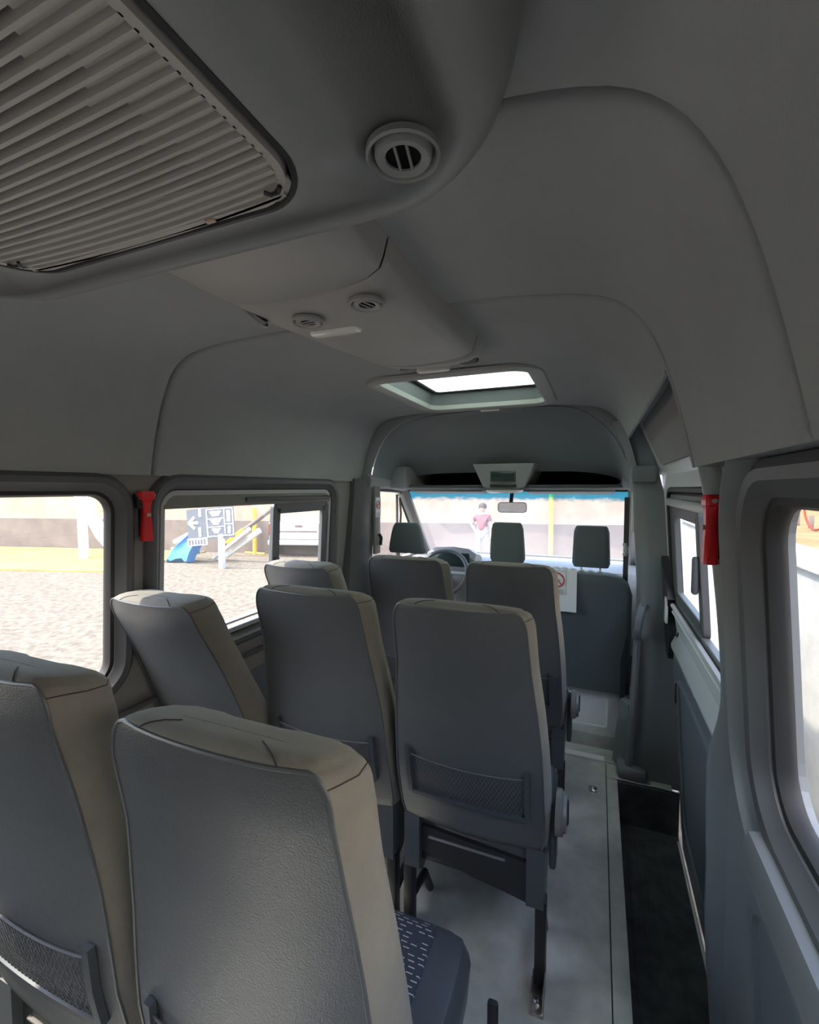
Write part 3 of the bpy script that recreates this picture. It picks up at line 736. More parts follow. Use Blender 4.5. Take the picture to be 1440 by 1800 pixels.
a = MB(); a.loft([[(.135, 2.76, z), (.16, 2.74, z)] for z in (1.45, 1.0, .6, .3, .1)], closed=False); a.build('seat_belt', M['dark'], trim6)
a = MB()
a.loft([[(.155 - .05 * t, 2.70, .36 - .34 * t), (.13 - .03 * t, 2.66, .36 - .34 * t), (.17, 2.60, .36 - .34 * t), (.22, 2.62, .36 - .34 * t)] for t in (0, .3, .6, 1)], cap0=True, cap1=True)
a.build('retractor_cover', M['ptrim'], trim6)

# ---- dashboard, cluster, steering wheel
MB().box((-.6, 4.13, .36), (2.1, .06, 1.1)).build('wall_front', M['dark']); tag(bpy.data.objects['wall_front'], kind='structure')
dsh = empty('dashboard', (XC, 3.6, 0), 'grey dashboard below the windscreen', 'dashboard')
pr = [(3.42, .35), (3.38, .6), (3.40, .82), (3.46, .905), (3.6, .925), (4.08, .90), (4.08, .35)]
mb = MB(); mb.loft([[(x, y, z) for y, z in pr] for x in (-1.46, -1.0, -.5, 0, .31)], cap0=True, cap1=True); mb.build('body', M['dash'], dsh)
pr = [(3.40, .85), (3.41, .99), (3.46, 1.035), (3.6, 1.01), (3.75, .92)]
mb = MB(); mb.loft([[(-1.27, y, z - .05) for y, z in pr], [(-1.2, y, z - .01) for y, z in pr], [(-1.05, y, z) for y, z in pr], [(-.93, y, z - .012) for y, z in pr], [(-.87, y, z - .05) for y, z in pr]], closed=False, cap0=True, cap1=True); mb.build('cluster_hood', M['dash'], dsh)
MB().box((-1.06, 3.405, .94), (.30, .015, .11), bev=.01).build('instrument_cluster', M['screen'], dsh)
MB().box((-.62, 3.395, .72), (.26, .03, .2), bev=.01).build('centre_stack', M['dark'], dsh)
MB().box((-.6, 3.38, .86), (.2, .03, .05), bev=.008).build('switch_row', M['alu'], dsh)
stw_ = empty('steering_wheel', (-1.07, 3.22, .88), 'dark steering wheel with silver spokes in front of the driver seat', 'steering wheel')
ax = Vector((0, -.82, .57)).normalized(); u = Vector((1, 0, 0)); v = ax.cross(u)
c0 = Vector((-1.07, 3.24, .865))
MB().tube([c0 + (u * math.cos(2 * math.pi * t / 40) + v * math.sin(2 * math.pi * t / 40)) * .185 for t in range(40)], .016, 10, closed=True).build('rim', M['trim'], stw_)
MB().lathe(c0, ax, [(.075, -.03), (.07, .01), (.04, .024), (.0001, .026)], 24).build('hub', M['dash'], stw_)
for a in (0, 180, 270):
    d = u * math.cos(R(a)) + v * math.sin(R(a))
    MB().tube([c0 + d * .06, c0 + d * .175], .014, 8).build('spoke', M['alu'], stw_)
MB().tube([c0 - ax * .03, c0 - ax * .22], .04, 10).build('column', M['dash'], stw_)

# ================================================================== SEATS
def seat_back(root, hinge, ang, L=.80, wsc=1.0, pocket=True, name='backrest', pkd=0):
    """padded back: vinyl rear cover, fabric cushion, piping, seam lines, net pocket"""
    hy, hz = hinge; ca, sa = math.cos(ang), math.sin(ang)
    def T(x, d, h):
        k = max(0, min(1, (h / L - .80) / .2)); h -= .42 * max(0, d - .012) * k * k
        return (x, hy - sa * h + ca * d, hz + ca * h + sa * d)
    wt = [(0, .186), (.03, .208), (.08, .221), (.2, .224), (.42, .219), (.6, .208), (.78, .192), (.93, .186), (1.0, .182)]
    dt = [(0, .085), (.1, .12), (.3, .135), (.55, .112), (.75, .105), (.9, .118), (1, .115)]
    bt = [(0, .03), (.06, .004), (.3, -.004), (.55, .008), (.75, .010), (.92, .0), (1, .004)]
    hs_ = [0, .015, .03, .06, .1, .16, .23, .3, .38, .46, .54, .62, .7, .77, .83, .88, .92, .945, .962, .976, .988, .996, 1.0]
    NB = 9
    def sec(t):
        w = interp(wt, t) * wsc; d = interp(dt, t); b = interp(bt, t)
        if t > .94: q = (t - .94) / .06; w -= .026 * (1 - math.sqrt(max(0, 1 - q * q)))
        if t < .05: q = (.05 - t) / .05; w -= .03 * (1 - math.sqrt(max(0, 1 - q * q)))
        pts = []
        for k in range(NB):
            s = -1 + 2 * k / (NB - 1)
            pts.append((w * s, b - .010 * (1 - s * s) - .004 * (1 - s ** 4)))
        side = [(w + .010, b + .022), (w + .016, b + d * .45), (w + .008, b + d * .78), (w - .022, b + d * .96)]
        pts += side + [(w - .075, b + d * .97), (w * .35, b + d * .90), (-w * .35, b + d * .90), (-w + .075, b + d * .97)] + [(-x, y) for x, y in reversed(side)]
        return pts
    secs = [sec(t) for t in hs_]; n = len(secs[0])
    rings = [[T(x, d, t * L) for x, d in s] for s, t in zip(secs, hs_)]
    # rear cover
    cov = MB(); cov.loft([r[:NB] for r in rings], closed=False)
    body = root
    cov_o = cov.build('rear_cover', M['vinyl'], body, angle=70)
    cu = MB(); cu.loft([r[NB - 1:] + [r[0]] for r in rings], closed=False)
    top = secs[-1]; cd = sum(p[1] for p in top) / n
    caps = [rings[-1]]
    for s_, dh in ((.97, .003), (.90, .006), (.78, .008), (.6, .010), (.35, .011), (.01, .011)):
        ins = (1 - s_) * .075
        caps.append([T(math.copysign(max(abs(x) - ins, 0), x), cd + (d - cd) * s_, L + dh * (1 - .10 * (x / .18) ** 2)) for x, d in top])
    cu.loft(caps)
    bot = secs[0]; cb = sum(p[1] for p in bot) / n
    cu.loft([rings[0]] + [[T(x * (.5 + .5 * s_), cb + (d - cb) * s_, -dh) for x, d in bot] for s_, dh in ((.9, .012), (.6, .02), (.05, .024))])
    cu_o = cu.build(name, M['fabric'], body, angle=70)
    # piping round the cover
    pip = [rings[i][0] for i in range(2, len(rings))] + [rings[-1][k] for k in range(1, NB - 1)] + [rings[i][NB - 1] for i in range(len(rings) - 1, 1, -1)]
    MB().tube(pip, .0032, 6).build('piping', M['piping'], cov_o)
    # thread seams running forward over the top from the cover corners
    for side in (0, 1):
        idx = list(range(NB - 1, NB + 4)) if side else [0] + list(range(n - 1, n - 5, -1))
        i = len(rings) - 4
        MB().tube([Vector(rings[i][k]) for k in idx], .0011, 5).build('seam_line', M['seam'], cu_o)
        x = (.1 if side else -.1)
        pts = []
        for c in caps[:6]:
            k = 7 if side else 1
            pts.append(Vector(c[k]) + Vector((0, 0, .0006)))
        MB().tube(pts, .0011, 5).build('seam_line', M['seam'], cu_o)
    if pocket:
        def Bk(x, h, k=0):
            t = h / L; w = interp(wt, t) * wsc; b = interp(bt, t); s = x / w
            return Vector(T(x, b - .010 * (1 - s * s) - .004 * (1 - s ** 4) - k, h))
        hw = .178 * wsc; h0, h1 = .165 - pkd, .315 - pkd
        pk = empty('net_pocket', (0, 0, 0)); pk.parent = root
        def bar(name, pts, w2, th):
            mb = MB(); rings = []
            for (x, h), (nx, nh) in pts:
                rings.append([Bk(x - nx * w2, h - nh * w2, .001), Bk(x - nx * w2 * .8, h - nh * w2 * .8, th), Bk(x + nx * w2 * .8, h + nh * w2 * .8, th), Bk(x + nx * w2, h + nh * w2, .001)])
            mb.loft(rings, cap0=True, cap1=True); return mb.build(name, M['seatplastic'], pk)
        bar('pocket_bar', [((-hw, h0 + (h1 - h0 + .01) * k / 4), (1, 0)) for k in range(5)], .009, .013)
        bar('pocket_bar', [((hw, h0 + (h1 - h0 + .01) * k / 4), (1, 0)) for k in range(5)], .009, .013)
        bar('pocket_bar', [((-hw + 2 * hw * k / 8, h0 - .002), (0, 1)) for k in range(9)], .009, .011)
        net = MB(); m_ = 30; H = h1 - h0 - .012
        def ntop(x): return h1 - .012 - .012 * (1 - (x / hw) ** 2)
        def strand(p0, p1):
            a = Bk(*p0, .006); b = Bk(*p1, .006)
            d = (b - a); 
            if d.length < .004: return
            mid_ = Bk((p0[0] + p1[0]) / 2, (p0[1] + p1[1]) / 2, .007)
            net.tube([a, mid_, b], .00085, 3, cap=False)
        sl = .55
        for k in range(-14, m_ + 1):
            for s in (1, -1):
                x0 = -hw + 2 * hw * k / m_; x1 = x0 + sl * H
                pa, pb = (x0, h0), (x1, h0 + H)
                # clip to pocket
                if pa[0] < -hw: t = (-hw - pa[0]) / (pb[0] - pa[0]); pa = (-hw, h0 + t * H)
                if pb[0] > hw: t = (hw - x0) / (x1 - x0); pb = (hw, h0 + t * H)
                if pb[0] <= -hw or pa[0] >= hw: continue
                if pb[1] > ntop(pb[0]):
                    t = (ntop(pb[0]) - pa[1]) / max(1e-6, pb[1] - pa[1]); 
                    if t <= 0: continue
                    pb = (pa[0] + (pb[0] - pa[0]) * t, pa[1] + (pb[1] - pa[1]) * t)
                strand((s * pa[0], pa[1]), (s * pb[0], pb[1]))
        o = net.build('net', M['net'], pk); tag(o, kind='stuff')
        MB().tube([Bk(-hw + 2 * hw * k / 12, ntop(-hw + 2 * hw * k / 12), .007) for k in range(13)], .0022, 6).build('net_hem', M['net'], pk)
    return T

def bus_seat(loc, ang, label, L=.80, wsc=1.0, base=True, knob=True, cushion=True, hz=.40, group='grey passenger seats', pkd=0):
    root = empty('passenger_seat', (0, 0, 0), label, 'seat', group)
    seat_back(root, (.0, hz), R(ang), L, wsc, pkd=pkd)
    if cushion:
        rings = []
        for y, hw, zt in ((.03, .19, .44), (.06, .215, .445), (.2, .222, .44), (.36, .222, .45), (.44, .218, .448), (.475, .205, .43), (.485, .19, .40)):
            rings.append([(-hw, y, .31), (-hw - .008, y, zt - .04), (-hw + .01, y, zt - .008), (-hw + .04, y, zt), (hw - .04, y, zt), (hw - .01, y, zt - .008), (hw + .008, y, zt - .04), (hw, y, .31)])
        MB().loft(rings, cap0=True, cap1=True).build('seat_cushion', M['vinyl'], root)
        rings = []
        for y, hw, zt in ((.07, .14, .4455), (.2, .145, .4425), (.36, .145, .4525), (.44, .142, .450), (.468, .13, .436)):
            rings.append([(-hw, y, zt - .006), (-hw + .004, y, zt + .001), (0, y, zt + .002), (hw - .004, y, zt + .001), (hw, y, zt - .006)])
        MB().loft(rings, closed=False).build('cushion_inlay', M['dashfab'], root)
    if base:
        # lower plastic apron, side covers, legs with bolted feet
        ap_ = [(-.175, .395), (.17, .375), (.17, .25), (.10, .262), (.0, .275), (-.06, .29), (-.10, .305), (-.175, .31)]
        mb = MB(); mb.prism([(x, .015, z) for x, z in ap_], (0, 1, 0), .025); a_ = mb.build('rear_apron', M['dark'], root, smooth=False)
        MB().box((-.02, .012, .365), (.25, .008, .006), bev=.002).build('apron_rib', M['knob'], a_)
        for s in (-1, 1):
            cp = [(-.005, .44), (.055, .46), (.10, .42), (.11, .32), (.08, .25), (.03, .235), (-.005, .26)]
            mb = MB(); mb.prism([(s * .17, y, z) for y, z in cp], (s, 0, 0), .052); mb.build('side_cover', M['seatplastic'], root, smooth=False)
            lg = MB(); lg.box((s * .212 + (.0 if s > 0 else .0), .02, .15), (.032, .042, .26), bev=.004)
            l_ = lg.build('leg', M['black_metal'], root)
            lg = MB(); lg.tube([(s * .212, .04, .12), (s * .205, .14, .12), (s * .205, .2, .012)], .014, 8); lg.build('brace', M['black_metal'], l_)
            ft = MB(); ft.box((s * .212, -.022, .006), (.036, .10, .012), bev=.002)
            ft.box((s * .212 - .0165, -.03, .035), (.003, .07, .06)); ft.box((s * .212 + .0165, -.03, .035), (.003, .07, .06)); ft.build('foot_bracket', M['steel'], l_)
            MB().lathe((s * .212, -.04, .012), (0, 0, 1), [(.012, 0), (.012, .008), (.007, .010), (.007, .016), (.0001, .016)], 10).build('bolt', M['chrome'], l_)
        MB().box((0, .22, .29), (.40, .40, .035), bev=.01).build('seat_frame', M['black_metal'], root)
    if knob:
        kx = .262
        hs2 = MB(); hs2.lathe((kx - .012, .03, hz + .15), (1, 0, 0), [(.062, 0), (.062, .014), (.052, .022), (.05, .03), (.0001, .032)], 24); kb = hs2.build('recliner_hub', M['knob'], root)
        MB().box((kx + .012, .03, hz + .155), (.022, .026, .075), bev=.007).build('recliner_lever', M['dark'], kb)
        MB().box((kx - .02, .045, hz + .08), (.02, .07, .2), bev=.008).build('recliner_plate', M['seatplastic'], root)
    root.location = loc
    return root

P1, P2, P3 = 2.06, 1.33, .53
seatsdef = [
    # loc, angle, label, L, wsc
    ((-.345, P2, 0), 13, 'aisle seat of the middle row with full net pocket in view', .80, 1.0),
    ((-.83, P2, 0), 13, 'centre seat of the middle row beside the aisle seat', .80, 1.02),
    ((-1.30, P2 - .02, 0), 24, 'reclined window seat of the middle row, pale sheen, under the left hammer', .81, .97),
    ((-.34, P1, 0), 13, 'aisle seat of the front passenger row ahead of the middle row', .80, .96),
    ((-.81, P1, 0), 13, 'centre seat of the front passenger row just behind the driver seat', .80, .98),
    ((-1.285, P1 - .02, 0), 24, 'window seat of the front passenger row, only its top showing', .81, .97),
]
for loc, ang, lab, L, wsc in seatsdef: bus_seat(loc, ang, lab, L, wsc, knob=loc[0] > -.5)
bus_seat((-.475, P3, 0), 7, 'large nearest seat with brown fabric side lit from the right', .765, 1.03, knob=True, pkd=.055)
bus_seat((-.965, P3 - .005, 0), 8, 'seat cut off by the left picture edge beside the nearest seat', .80, 1.0, knob=False)
bk = empty('belt_buckle', (-.175, .86, .3), 'black seat belt buckle sticking up beside the nearest patterned seat cushion', 'buckle')
MB().box((-.178, .875, .415), (.022, .014, .075), bev=.005).build('buckle_head', M['dark'], bk)
MB().tube([(-.185, .85, .28), (-.18, .87, .38)], .006, 6).build('buckle_stalk', M['black_metal'], bk)

# ---- cab seats
def headrest(c, w0, w1, h, parent, m, d=.09):
    mb = MB(); rings = []
    for t in (0, .04, .1, .3, .6, .85, .95, 1.0):
        w = w0 + (w1 - w0) * t; q = 1
        if t < .1: q = .90 + .10 * (t / .1)
        if t > .85: q = 1 - .14 * ((t - .85) / .15) ** 2
        dd_ = d * (.75 + .25 * math.sin(math.pi * min(1, max(0, t))))
        p = rrect(-w / 2 * q, w / 2 * q, -dd_ / 2, dd_ / 2, min(.03, dd_ * .4), 4)
        rings.append([(c[0] + a[0], c[1] + a[1] + .02 * (1 - t), c[2] + h * t) for a, n in p])
    mb.loft(rings, cap0=True, cap1=True)
    return mb.build('headrest', m, parent, angle=60)
def cab_back(x0, x1, z0, z1, y, parent, m, lean=.10):
    mb = MB(); rings = []; H = z1 - z0
    for t in (0, .02, .1, .3, .6, .85, .94, .98, 1.0):
        q = 0
        if t > .85: k = (t - .85) / .15; q = .10 * (1 - math.sqrt(max(0, 1 - k * k)))
        p = rrect(x0 + q, x1 - q, -.05, .07, .035, 5)
        rings.append([(a[0], y + a[1] + lean * (1 - t), z0 + H * t) for a, n in p])
    mb.loft(rings, cap0=True, cap1=True); return mb.build('backrest', m, parent, angle=60)
ps = empty('front_passenger_bench', (-.27, 2.9, 0), 'dark fabric double passenger bench in the cab with two headrests', 'seat')
cab_back(-.275, .185, .33, 1.02, 2.74, ps, M['ffabric']); cab_back(-.735, -.285, .33, 1.02, 2.74, ps, M['ffabric'])
headrest((-.03, 2.77, 1.05), .205, .185, .235, ps, M['ffabric']); headrest((-.505, 2.77, 1.05), .215, .185, .24, ps, M['ffabric'])
for x in (-.08, .02, -.555, -.455): MB().tube([(x, 2.78, .98), (x, 2.78, 1.08)], .006, 8).build('headrest_post', M['chrome'], ps)
cu = MB(); cu.box((-.275, 3.05, .42), (.92, .48, .12), bev=.03); cu.build('seat_cushion', M['ffabric'], ps)
bx = MB(); bx.box((-.27, 2.99, .17), (.82, .30, .33), bev=.008); b_ = bx.build('seat_base', M['white'], ps)
p = rrect(-.15, .075, .10, .28, .02, 4)
ring(MB(), p, [(.006, 2.838), (.004, 2.834), (-.004, 2.834), (-.006, 2.838)], lambda a, b, h: (a, h, b)).build('pressed_panel', M['white'], b_)
MB().box((-.27, 2.815, .03), (.84, .07, .1), bev=.01).build('base_step', M['floor'], ps)
ds = empty('driver_seat', (-1.16, 2.9, 0), 'dark fabric driver seat with tapered headrest at the left of the cab', 'seat')
cab_back(-1.39, -.93, .35, 1.04, 2.74, ds, M['ffabric']); headrest((-1.17, 2.77, 1.07), .27, .17, .20, ds, M['ffabric'])
cu = MB(); cu.box((-1.16, 3.03, .44), (.46, .48, .12), bev=.03); cu.build('seat_cushion', M['ffabric'], ds)
MB().box((-1.16, 3.03, .18), (.40, .40, .36), bev=.01).build('seat_base', M['dark'], ds)
# sheet with no smoking notice hung on the passenger seat
pa = empty('notice_sheet', (-.2, 2.68, .9), 'white sheet with red no smoking notice hung on the front passenger backrest', 'notice')
MB().box((-.185, 2.686, .92), (.17, .002, .235), rot=Matrix.Rotation(R(0), 3, 'X')).build('sheet', M['paper'], pa)
no_smoking(pa, (-.205, 2.684, .965), .105, .135, (1, 0, 0), (0, 0, 1), (0, -1, 0))
tp = empty('tied_cord', (-.17, 2.70, 1.04), 'pale twisted cord tied across the top of the front passenger seat', 'cord')
MB().tube([(-.27 + .3 * k / 24, 2.70 + .006 * math.sin(k * 2.1), 1.045 + .005 * math.sin(k * 1.7) - .0003 * k) for k in range(25)], [.006 + .003 * abs(math.sin(k * 1.3)) if k < 12 else .0045 for k in range(25)], 6).build('cord', M['paper'], tp)

# ================================================================== EMERGENCY HAMMERS
def hammer(loc, sx, label, rz=0):
    e = empty('emergency_hammer', (0, 0, 0), label, 'hammer', 'red emergency hammers')
    mb = MB(); rings = []
    for z, hw, d in ((-.16, .017, .010), (-.158, .020, .013), (-.10, .017, .012), (-.065, .012, .010), (-.03, .016, .011), (-.015, .022, .012), (-.012, .030, .014), (.008, .031, .014), (.014, .027, .012)):
        rings.append([(.022 + d * a, hw * b, z) for a, b in ((-1, -.8), (-.6, -1), (.6, -1), (1, -.8), (1, .8), (.6, 1), (-.6, 1), (-1, .8))])
    mb.loft(rings, cap0=True, cap1=True).build('hammer_body', M['red'], e)
    MB().tube([(.022, -.036, -.001), (.022, -.028, -.001)], .006, 8).build('striker', M['chrome'], e)
    MB().tube([(.022, .036, -.001), (.022, .028, -.001)], .006, 8).build('striker', M['chrome'], e)
    MB().box((.035, 0, -.068), (.004, .016, .012), bev=.001).build('seal_tag', M['beige'], e)
    MB().box((.006, 0, -.07), (.012, .030, .15), bev=.004).build('holder', M['dark'], e)
    MB().box((.014, -.024, -.02), (.026, .02, .05), bev=.004).build('holder_clip', M['dark'], e)
    e.location = loc; e.scale = (sx, 1, 1)
    return e
hammer((LX(1.46) + .002, 1.115, 1.475), 1, 'bright red emergency hammer on the pillar between the left windows')
h2 = hammer((RX(1.46) - .012, 1.12, 1.475), 1, 'dark red emergency hammer seen edge-on beside the right sliding door', )
h2.rotation_euler = (0, 0, R(180)); h2.scale = (1, .9, .84)

# ================================================================== OUTSIDE
def plane(name, x0, x1, y0, y1, z, m):
    return MB().box(((x0 + x1) / 2, (y0 + y1) / 2, z - .05), (x1 - x0, y1 - y0, .1)).build(name, m, smooth=False)
gr = plane('ground', -60, 40, -45, 45, GZ, M['gravel']); tag(gr, kind='structure')
# long boundary wall: cream plaster over grey dado
wa, wb_ = Vector((-30, 7.2, 0)), Vector((16, 18.6, 0)); wd_ = (wb_ - wa); wl_ = wd_.length; wang = math.atan2(wd_.y, wd_.x); wm = (wa + wb_) / 2
bw = empty('boundary_wall', (wm.x, wm.y, GZ), 'long cream plastered boundary wall with grey lower band across the yard', 'wall')
rot = Matrix.Rotation(wang, 3, 'Z')
MB().box((wm.x, wm.y, 1.1), (wl_, .25, 1.4), rot=rot).build('plaster', M['plaster'], bw, smooth=False)
MB().box((wm.x, wm.y, -.12), (wl_, .31, 1.08), rot=rot).build('dado', M['dado'], bw, smooth=False)
wn_v = Vector((math.sin(wang), -math.cos(wang), 0))
def on_wall(x, off): # point in front of wall at world x
    t = (x - wa.x) / wd_.x; p = wa + wd_ * t; return p + wn_v * off
# dry grass strip along the left part
g0 = on_wall(-30, .2); g1 = on_wall(-12.2, .2); n1 = wn_v * 5.0
mb = MB(); q = [g0, g1, g1 + n1 * .75, g0 + n1]
mb.prism([(p.x, p.y, GZ + .0) for p in q], (0, 0, 1), .04); tag(mb.build('grass_strip', M['grass'], smooth=False), 'dry yellow grass strip at the foot of the boundary wall', 'grass', kind='stuff')
# yellow pipes in front of the wall
for x, h, lb in ((-1.35, 2.0, 'yellow pipe standing against the wall ahead of the windscreen'), (-10.4, 1.5, 'yellow pipe against the wall seen through the left sliding window')):
    p = on_wall(x, .35); e = empty('yellow_pipe', (p.x, p.y, GZ), lb, 'pipe', 'yellow pipes on the wall')
    MB().tube([(p.x, p.y, GZ), (p.x, p.y, GZ + h)], .07, 10).build('pipe', M['yellow'], e)
    MB().tube([(p.x - .4, p.y, GZ + .03), (p.x + .4, p.y, GZ + .03)], .035, 8).build('pipe_foot', M['yellow'], e)
# white play frame: post and sloping slide seen through the rear left window
pf = empty('play_frame', (-14.3, 8.9, GZ), 'white post and sloping slide on the yellow grass through the left rear window', 'play frame')
MB().tube([(-14.35, 8.88, GZ), (-14.55, 8.98, 1.9)], .13, 10).build('post', M['offwhite'], pf)
MB().tube([(-15.9, 9.6, 1.6), (-14.6, 9.6, -.05), (-14.0, 9.6, -.5)], .2, 4).build('slide', M['offwhite'], pf)
MB().tube([(-15.3, 9.4, 1.6), (-13.9, 9.4, .0)], .04, 8).build('rail', M['offwhite'], pf)
# sign board on a post
fwc = Vector((-math.sin(R(22.5)), math.cos(R(22.5)), 0))
sc = Vector((-9.55, 9.25, 0)); sdir = Vector((.96, .27, 0)).normalized(); sup = Vector((-.06, .0, 1)).normalized(); snr = sdir.cross(sup) 
sgn = empty('sign_board', (-9.26, 9.2, GZ), 'tilted dark sign board with white arrow and text boxes on a post', 'sign')
MB().box((-9.25, 9.24, (GZ + .25) / 2), (.13, .13, .95), bev=.01).build('post', M['offwhite'], sgn)
s0 = Vector((-9.52, 9.15, .56))
def SP(a, b, k=0): return s0 + sdir * a + sup * b + snr * k
def sbox(name, a0, a1, b0, b1, k, m, tilt=.09):
    t = lambda a: a * tilt
    vs = [SP(a, b + t(a), kk) for kk in (k - .006, k) for a, b in ((a0, b0), (a1, b0), (a1, b1), (a0, b1))]
    return MB().add(vs, [(0, 1, 2, 3), (7, 6, 5, 4), (0, 1, 5, 4), (1, 2, 6, 5), (2, 3, 7, 6), (3, 0, 4, 7)]).build(name, m, sgn, smooth=False)
sbox('board', -.68, .66, -.42, .42, .0, M['signdark'])
K = .010
sbox('box_line', -.10, .64, .36, .385, K, M['paper']); sbox('box_line', -.10, .64, -.36, -.335, K, M['paper'])
sbox('box_line', -.12, -.09, -.36, .385, K, M['paper']); sbox('box_line', .615, .64, -.36, .385, K, M['paper']); sbox('box_line', .38, .40, -.36, .385, K, M['paper'])
sbox('box_line', -.10, .39, .11, .13, K, M['paper']); sbox('box_line', -.10, .39, -.11, -.09, K, M['paper']); sbox('box_line', .39, .63, -.06, -.04, K, M['paper'])
for r_, c_ in ((.24, .17), (0.01, .15), (-.22, .13)):
    for j in range(4):
        w = c_ - .025 * j
        sbox('text_line', .145 - w, .145 + w, r_ + .055 - j * .036, r_ + .078 - j * .036, K, M['paper'])
sbox('figure_mark', .46, .56, .02, .32, K, M['offwhite']); sbox('figure_mark', .47, .55, -.30, -.10, K, M['offwhite'])
sbox('lower_plate', -.70, -.13, -.56, -.36, .006, M['offwhite'])
for j in range(6): sbox('plate_letter', -.66 + j * .085, -.61 + j * .085, -.53, -.40, .014, M['signdark'])
sbox('white_stripe', -.33, -.26, .20, .42, K, M['paper']); sbox('white_stripe', -.36, -.29, -.33, -.08, K, M['paper'])
def bar2(a, b, w):
    va = SP(a[0], a[1] + a[0] * .09, .006); vb = SP(b[0], b[1] + b[0] * .09, .006); d = (vb - va).normalized(); pr_ = d.cross(snr) * w
    return [va - pr_, vb - pr_, vb + pr_, va + pr_]
for a, b in (((-.36, .05), (-.62, .05)), ((-.46, .21), (-.63, .04)), ((-.46, -.11), (-.63, .06))):
    MB().prism(bar2(a, b, .035), snr, .006).build('arrow', M['paper'], sgn, smooth=False)
# blue tarp on a toppled white slide behind the sign
ts = empty('covered_slide', (-10.3, 9.6, GZ), 'toppled white slide with orange panel half covered by a blue tarp', 'slide')
rings = []
for k in range(11):
    t = k / 10; c = Vector((-11.2 + .8 * t, 9.45 + .35 * t, GZ + .02 + 1.05 * t ** .8)); w = .42 - .26 * t
    rings.append([c + Vector((a * w + .04 * math.sin(5 * a + 3 * t), .10 * math.sin(3 * a + 4 * t), max(0, .10 * (1 - abs(a)) + .05 * math.sin(9 * a + 5 * t)))) for a in [-1, -.75, -.5, -.25, 0, .25, .5, .75, 1]] + [c + Vector((w, .25, -.0)), c + Vector((-w, .25, -.0))])
MB().loft(rings, cap0=True, cap1=True).build('tarp', M['tarp'], ts)
MB().tube([(-12.0, 10.1, -.15), (-10.5, 10.1, .5)], .07, 8).build('rail', M['offwhite'], ts)
MB().tube([(-12.0, 10.0, -.35), (-10.7, 9.9, -.35)], .05, 8).build('rail', M['offwhite'], ts)
MB().box((-9.55, 10.35, -.1), (1.5, .1, .16), rot=Matrix.Rotation(R(-32), 3, 'Y'), bev=.02).build('slide_side', M['offwhite'], ts)
MB().box((-9.85, 10.2, -.12), (1.7, .08, .10), rot=Matrix.Rotation(R(-34), 3, 'Y'), bev=.02).build('slide_side', M['offwhite'], ts)
MB().box((-9.75, 10.25, .08), (.75, .06, .16), rot=Matrix.Rotation(R(-34), 3, 'Y'), bev=.02).build('orange_panel', M['orange'], ts)
# dark diagonal pole leaning on the wall
dp = empty('leaning_pole', (-9.3, 12, GZ), 'dark diagonal pole leaning against the wall right of the sign', 'pole')
MB().tube([(-10.9, 11.0, -.3), (-8.6, 11.9, 1.55)], .07, 8).build('pole', M['dado'], dp)
# white pickup seen from behind through the vent
tk = empty('pickup_truck', (-9.05, 12.75, GZ), 'white pickup truck parked by the wall, tailgate seen through the left vent window', 'pickup truck', rz=R(18))
def tb(name, c, d, m, bev=.02, par=None): 
    o = MB().box(c, d, bev=bev).build(name, m, None); o.parent = par or tk; return o
tb('bed', (0, -.3, .78), (1.75, 1.5, .62), M['truck'], .05)
tg = tb('tailgate', (0, -1.08, .82), (1.5, .08, .52), M['truck'], .03)
tb('handle', (.12, -1.13, .97), (.24, .02, .07), M['dado'], .008, tg)
tb('tailgate_crease', (0, -1.125, .8), (1.4, .01, .05), M['dado'], .004, tg)
for s in (-1, 1): tb('tail_lamp', (s * .81, -1.06, .85), (.12, .06, .36), M['redwall'], .015)
tb('bumper', (0, -1.15, .46), (1.7, .14, .16), M['alu'], .03)
tb('cab', (0, 1.2, 1.15), (1.6, 1.5, .95), M['truck'], .12); tb('rear_window', (0, .44, 1.38), (1.3, .03, .34), M['tglass'], .02)
tb('hood', (0, 2.4, .8), (1.65, 1.1, .45), M['truck'], .1)
for sx in (-1, 1):
    for yy in (-.45, 2.2):
        o = MB().lathe((sx * .72, yy, .36), (1, 0, 0), [(.0001, -.1), (.22, -.1), (.35, -.09), (.36, 0), (.35, .09), (.22, .1), (.0001, .1)], 20).build('wheel', M['dark'], None); o.parent = tk
for o in tk.children: pass
# retaining wall and terrace on the right
rwl = empty('retaining_wall', (1.45, 6, GZ), 'pale concrete retaining wall close along the right side of the van', 'wall')
MB().box((1.45, 5, .16), (.25, 18, 1.62)).build('wall_body', M['concrete'], rwl, smooth=False)
MB().box((1.45, 5, .985), (.33, 18, .07), bev=.01).build('coping', M['concrete'], rwl, smooth=False)
ter = empty('terrace', (5, 6, .95), 'orange terracotta terrace above the retaining wall on the right', 'terrace')
MB().box((4.4, 5, .1), (5.5, 18, 1.75)).build('terrace_top', M['terra'], ter, smooth=False)
rw2 = empty('red_wall', (7, 8, .9), 'red and cream painted wall beyond the terrace on the right', 'wall')
MB().box((7.3, 6, 1.2), (.2, 20, .5)).build('cream_band', M['plaster'], rw2, smooth=False)
MB().box((7.28, 6, 1.62), (.2, 20, .42)).build('red_band', M['redwall'], rw2, smooth=False)
MB().box((7.3, 5, 4.2), (.2, 26, 4.75)).build('upper_bounce_band', M['cream'], rw2, smooth=False)  # height extended to bounce warm sunlight into the cabin
for k in range(5):
    e = empty('low_post', (2.6, 6.2 + k * .45, .97), ['first', 'second', 'third', 'fourth', 'fifth'][k] + ' short post from the hoop along the terrace edge', 'post', 'posts along the terrace edge')
    MB().box((2.6, 6.2 + k * .45, 1.06), (.05, .05, .17), bev=.005).build('post', M['dado'], e)
